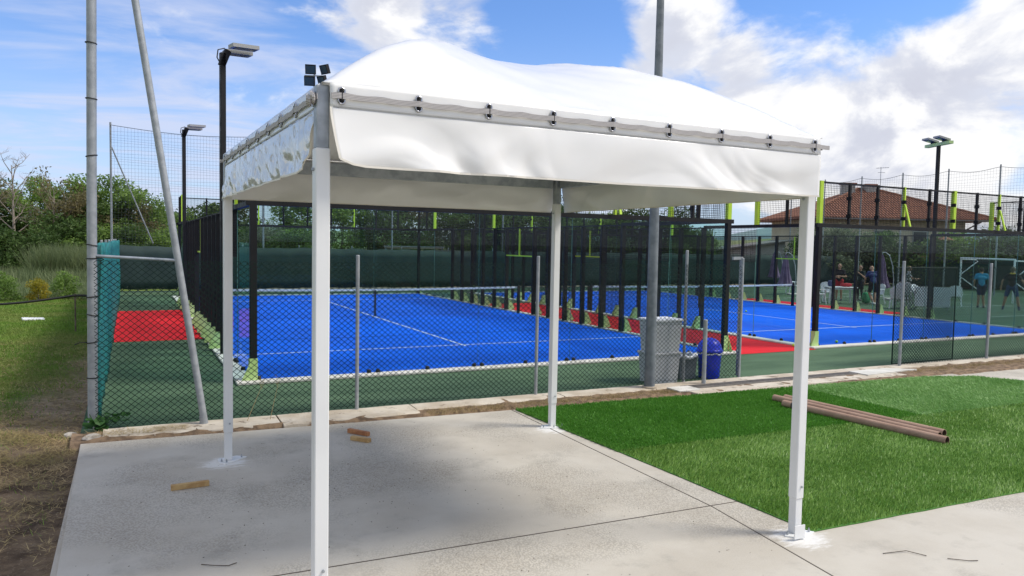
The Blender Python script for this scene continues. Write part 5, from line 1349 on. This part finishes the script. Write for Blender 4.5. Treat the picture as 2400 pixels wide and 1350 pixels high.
# ================================================================== people
SK = M('skin', (.42,.24,.16,1), (.36,.20,.13,1), 8, .6)
def person(label, loc, rz, H, pose, shirt, shorts, shoes=(.6,.6,.62,1), hair=(.03,.02,.015,1), socks=None, trousers=False, collar=None, bald=False, shirt2=None):
    k_ = H/1.75; P_ = dict(lean=0., head=(0,.03,0), la=((-.27,-.02,1.16),(-.30,.06,.93)), ra=((.27,-.02,1.16),(.30,.06,.93)), lk=(-.10,.03,.50), rk=(.10,.03,.50), lf=(-.11,.0,.07), rf=(.11,.0,.07), ltoe=(0,.16,0), rtoe=(0,.16,0)); P_.update(pose)
    V = Vector; pr = []
    def cap(a, b_, ra, rb, part): pr.append((V(a)*k_, V(b_)*k_, ra*k_, rb*k_, part))
    ln = P_['lean']; sh = lambda z: V((0, ln*max(0, z-.95), z))
    cap(V((-.085,0,.94)), V((.085,0,.94)), .115,.115,'shorts'); cap(V((0,.01,1.0)), sh(1.16)+V((0,.01,0)), .135,.128,'shirt'); cap(sh(1.28)+V((-.075,0,0)), sh(1.28)+V((.075,0,0)), .122,.122,'shirt')
    cap(sh(1.42)+V((-.155,0,0)), sh(1.42)+V((.155,0,0)), .068,.068,'shirt'); cap(sh(1.44), sh(1.53)+V((0,.02,0)), .058,.052,'skin')
    if collar: cap(sh(1.455)+V((-.055,-.005,0)), sh(1.455)+V((.055,-.005,0)), .056,.056,'collar')
    hd = sh(1.62)+V(P_['head']); cap(hd+V((0,.0,-.045)), hd+V((0,0,.04)), .078,.088,'skin'); cap(hd+V((0,.05,-.06)), hd+V((0,.062,-.075)), .042,.036,'skin')
    cap(hd+V((0,.085,.0)), hd+V((0,.098,-.022)), .012,.015,'skin')
    for sx in (-1,1): cap(hd+V((sx*.085,0,-.005)), hd+V((sx*.092,-.01,.012)), .016,.018,'skin'); cap(hd+V((sx*.032,.082,.012)), hd+V((sx*.034,.083,.012)), .008,.008,'hair')
    cap(hd+V((-.014,.087,-.052)), hd+V((.014,.087,-.052)), .006,.006,'collar2')
    if bald: cap(hd+V((-.05,-.05,-.03)), hd+V((.05,-.05,-.03)), .052,.052,'hair')
    else:
        cap(hd+V((0,-.02,.03)), hd+V((0,-.03,.045)), .094,.090,'hair'); cap(hd+V((0,-.045,-.03)), hd+V((0,-.05,-.06)), .066,.05,'hair')
    for s_, a, nm in ((-1,P_['la'],'l'),(1,P_['ra'],'r')):
        so = sh(1.41)+V((s_*.185,0,0)); el = V(a[0]); wr = V(a[1]); md = so.lerp(el,.62)
        cap(so, md, .062,.055,'shirt'); cap(so.lerp(el,.5), el, .046,.040,'skin'); cap(el, wr, .041,.028,'skin')
        dv = (wr-el).normalized(); pm = wr+dv*.07; cap(wr+dv*.02, pm, .030,.034,'skin')
        side_ = dv.cross(V((0,1,0)) if abs(dv.y) < .8 else V((1,0,0))).normalized(); nrm = dv.cross(side_)
        for f in range(4):
            b0 = pm+side_*(-.027+.018*f)+dv*.01; ln_ = (.062,.075,.07,.055)[f]; cap(b0, b0+dv*ln_*.55, .0095,.009,'skin'); cap(b0+dv*ln_*.55, b0+dv*ln_*.95+nrm*.02, .009,.008,'skin')
        cap(wr+dv*.03-side_*.02, wr+dv*.07-side_*.055, .012,.010,'skin')
    for s_, kn, ft, to in ((-1,P_['lk'],P_['lf'],P_['ltoe']),(1,P_['rk'],P_['rf'],P_['rtoe'])):
        hp = V((s_*.09,0,.92)); kn = V(kn); ft = V(ft); lp_ = 'shorts' if trousers else 'skin'
        cap(hp, hp.lerp(kn,.72), .098,.088,'shorts'); cap(hp.lerp(kn,.6), kn, .075,.058,lp_); q = kn.lerp(ft,.35); q.y -= .015
        cap(kn, q, .056,.058,lp_); cap(q, ft+V((0,0,.04)), .056,.040,lp_)
        if socks: cap(kn.lerp(ft,.66), ft+V((0,0,.03)), .049,.046,'socks')
        to = V(to); cap(ft+V((0,-.04,-.02))-to*.12, ft+to+V((0,0,-.035)), .045,.036,'shoe')
    mb = MB(); n = 10
    for a, b_, ra, rb, part in pr:
        dv = b_-a; L = dv.length or 1e-4; dz = dv/L if dv.length > 1e-6 else V((0,0,1)); pts = []; rs = []
        for q in (90,60,30,0): t_ = math.radians(q); pts.append(a-dz*ra*math.sin(t_)); rs.append(max(.0005, ra*math.cos(t_)))
        for q in (0,30,60,90): t_ = math.radians(q); pts.append(b_+dz*rb*math.sin(t_)); rs.append(max(.0005, rb*math.cos(t_)))
        if L < 1e-5: continue
        bs = len(mb.v); ax = V((0,0,1)) if abs(dz.z) < .9 else V((1,0,0)); x_ = dz.cross(ax).normalized(); y_ = dz.cross(x_)
        for p, r_ in zip(pts, rs):
            for i in range(n): an_ = 2*math.pi*i/n; mb.v.append(tuple(p+(x_*math.cos(an_)+y_*math.sin(an_))*r_))
        for j in range(len(pts)-1):
            for i in range(n): A_ = bs+j*n+i; B_ = bs+j*n+(i+1)%n; mb.f.append((A_, B_, B_+n, A_+n))
        mb.f.append(tuple(bs+i for i in range(n-1,-1,-1))); mb.f.append(tuple(bs+(len(pts)-1)*n+i for i in range(n)))
    tmp = obj('tmp', mb.mesh('tmp'), None)
    rm = tmp.modifiers.new('r', 'REMESH'); rm.mode = 'VOXEL'; rm.voxel_size = .0125
    smo = tmp.modifiers.new('s', 'SMOOTH'); smo.iterations = 3; smo.factor = .5
    dg_ = bpy.context.evaluated_depsgraph_get(); me = bpy.data.meshes.new_from_object(tmp.evaluated_get(dg_)); bpy.data.objects.remove(tmp)
    me.name = 'person'; me.materials.clear()
    names = ['skin','shirt','shorts','shoe','hair','socks','collar','collar2']
    sm = M('shirt_cloth', shirt, shirt2, 22, .85, detail=2, amount=(.48,.52)) if shirt2 else M('shirt_cloth', shirt, tuple(c*.8 for c in shirt[:3])+(1,), 6, .85)
    cols = {'skin': SK, 'shirt': sm, 'shorts': M('shorts_cloth', shorts, rough=.85), 'shoe': M('shoe', shoes, rough=.6), 'hair': M('hair', hair, rough=.7), 'socks': M('sock', socks or (.5,.5,.5,1), rough=.9), 'collar': M('collar', collar or shirt, rough=.85), 'collar2': M('lips', (.30,.12,.10,1), rough=.5)}
    for nme in names: me.materials.append(cols[nme])
    npoly = len(me.polygons); cc = np.zeros(npoly*3, np.float32); me.polygons.foreach_get('center', cc); cc = cc.reshape(-1,3)
    best = np.full(npoly, 1e9); mi = np.zeros(npoly, np.int32)
    for a, b_, ra, rb, part in pr:
        a_ = np.array(a); ab = np.array(b_)-a_; t_ = np.clip(((cc-a_)@ab)/max(1e-9, ab@ab), 0, 1); dd_ = np.linalg.norm(cc-(a_+t_[:,None]*ab), axis=1)-(ra+(rb-ra)*t_)
        u_ = dd_ < best; best[u_] = dd_[u_]; mi[u_] = names.index(part)
    me.polygons.foreach_set('material_index', mi)
    o = obj('person', me, None, None, True); o.location = loc; o.rotation_euler = (0,0,rz); return tag(o, label, 'person')
AW = -1.02
person('person in light blue shirt and dark shorts seen from behind on the pitch', (30.6,6.95,.01), AW+.2, 1.74, dict(lean=.12, head=(0,.06,-.02), la=((-.28,.02,1.15),(-.24,.20,1.0)), ra=((.29,.0,1.16),(.30,.14,.98)), lk=(-.08,.04,.5), rk=(.07,.05,.5)), (.03,.30,.52,1), (.02,.03,.07,1), (.05,.03,.03,1), (.025,.015,.01,1))
person('person in black shirt with yellow collar and navy shorts, feet apart', (30.5,5.65,.01), AW-.1, 1.80, dict(la=((-.33,-.05,1.17),(-.36,.02,.94)), ra=((.36,-.06,1.17),(.46,-.02,.95)), lk=(-.20,.03,.51), rk=(.20,.04,.51), lf=(-.27,-.02,.08), rf=(.27,.02,.08)), (.012,.012,.014,1), (.02,.05,.14,1), (.03,.04,.10,1), (.16,.13,.10,1), (.02,.03,.10,1), collar=(.60,.42,.05,1))
person('person in black and white patterned shirt standing sideways near the goal', (31.5,11.0,.01), AW-1.3, 1.66, dict(ra=((.25,.10,1.14),(.22,.36,1.12)), la=((-.24,.06,1.14),(-.2,.30,1.08))), (.75,.75,.78,1), (.02,.03,.035,1), (.04,.04,.04,1), (.20,.12,.05,1), trousers=True, shirt2=(.03,.03,.035,1))
person('balding person in navy tee seen from behind, leaning on the table', (27.15,9.55,.01), AW+.45, 1.72, dict(lean=.30, head=(0,.05,-.03), la=((-.30,.14,1.12),(-.24,.34,.95)), ra=((.31,.14,1.12),(.27,.34,.95)), lk=(-.12,.08,.5), rk=(.08,.02,.5), lf=(-.05,-.22,.10), rf=(.09,.0,.07)), (.015,.03,.12,1), (.02,.018,.02,1), (.62,.62,.64,1), (.28,.18,.13,1), bald=True)
person('person in dark tee with folded arms and red shorts behind the table', (27.9,11.95,.01), AW+math.pi, 1.72, dict(la=((-.30,.05,1.14),(-.02,.22,1.16)), ra=((.30,.05,1.14),(.05,.24,1.10))), (.015,.013,.016,1), (.42,.02,.03,1), (.05,.05,.05,1), (.02,.015,.012,1))
person('dark-clothed person with long hair and a hand raised to the face', (28.85,11.55,.01), AW+math.pi-.5, 1.66, dict(la=((-.28,.10,1.16),(-.06,.20,1.36)), ra=((.26,.02,1.14),(.20,.18,1.0))), (.012,.025,.022,1), (.02,.02,.022,1), (.03,.03,.03,1), (.05,.03,.02,1), trousers=True)
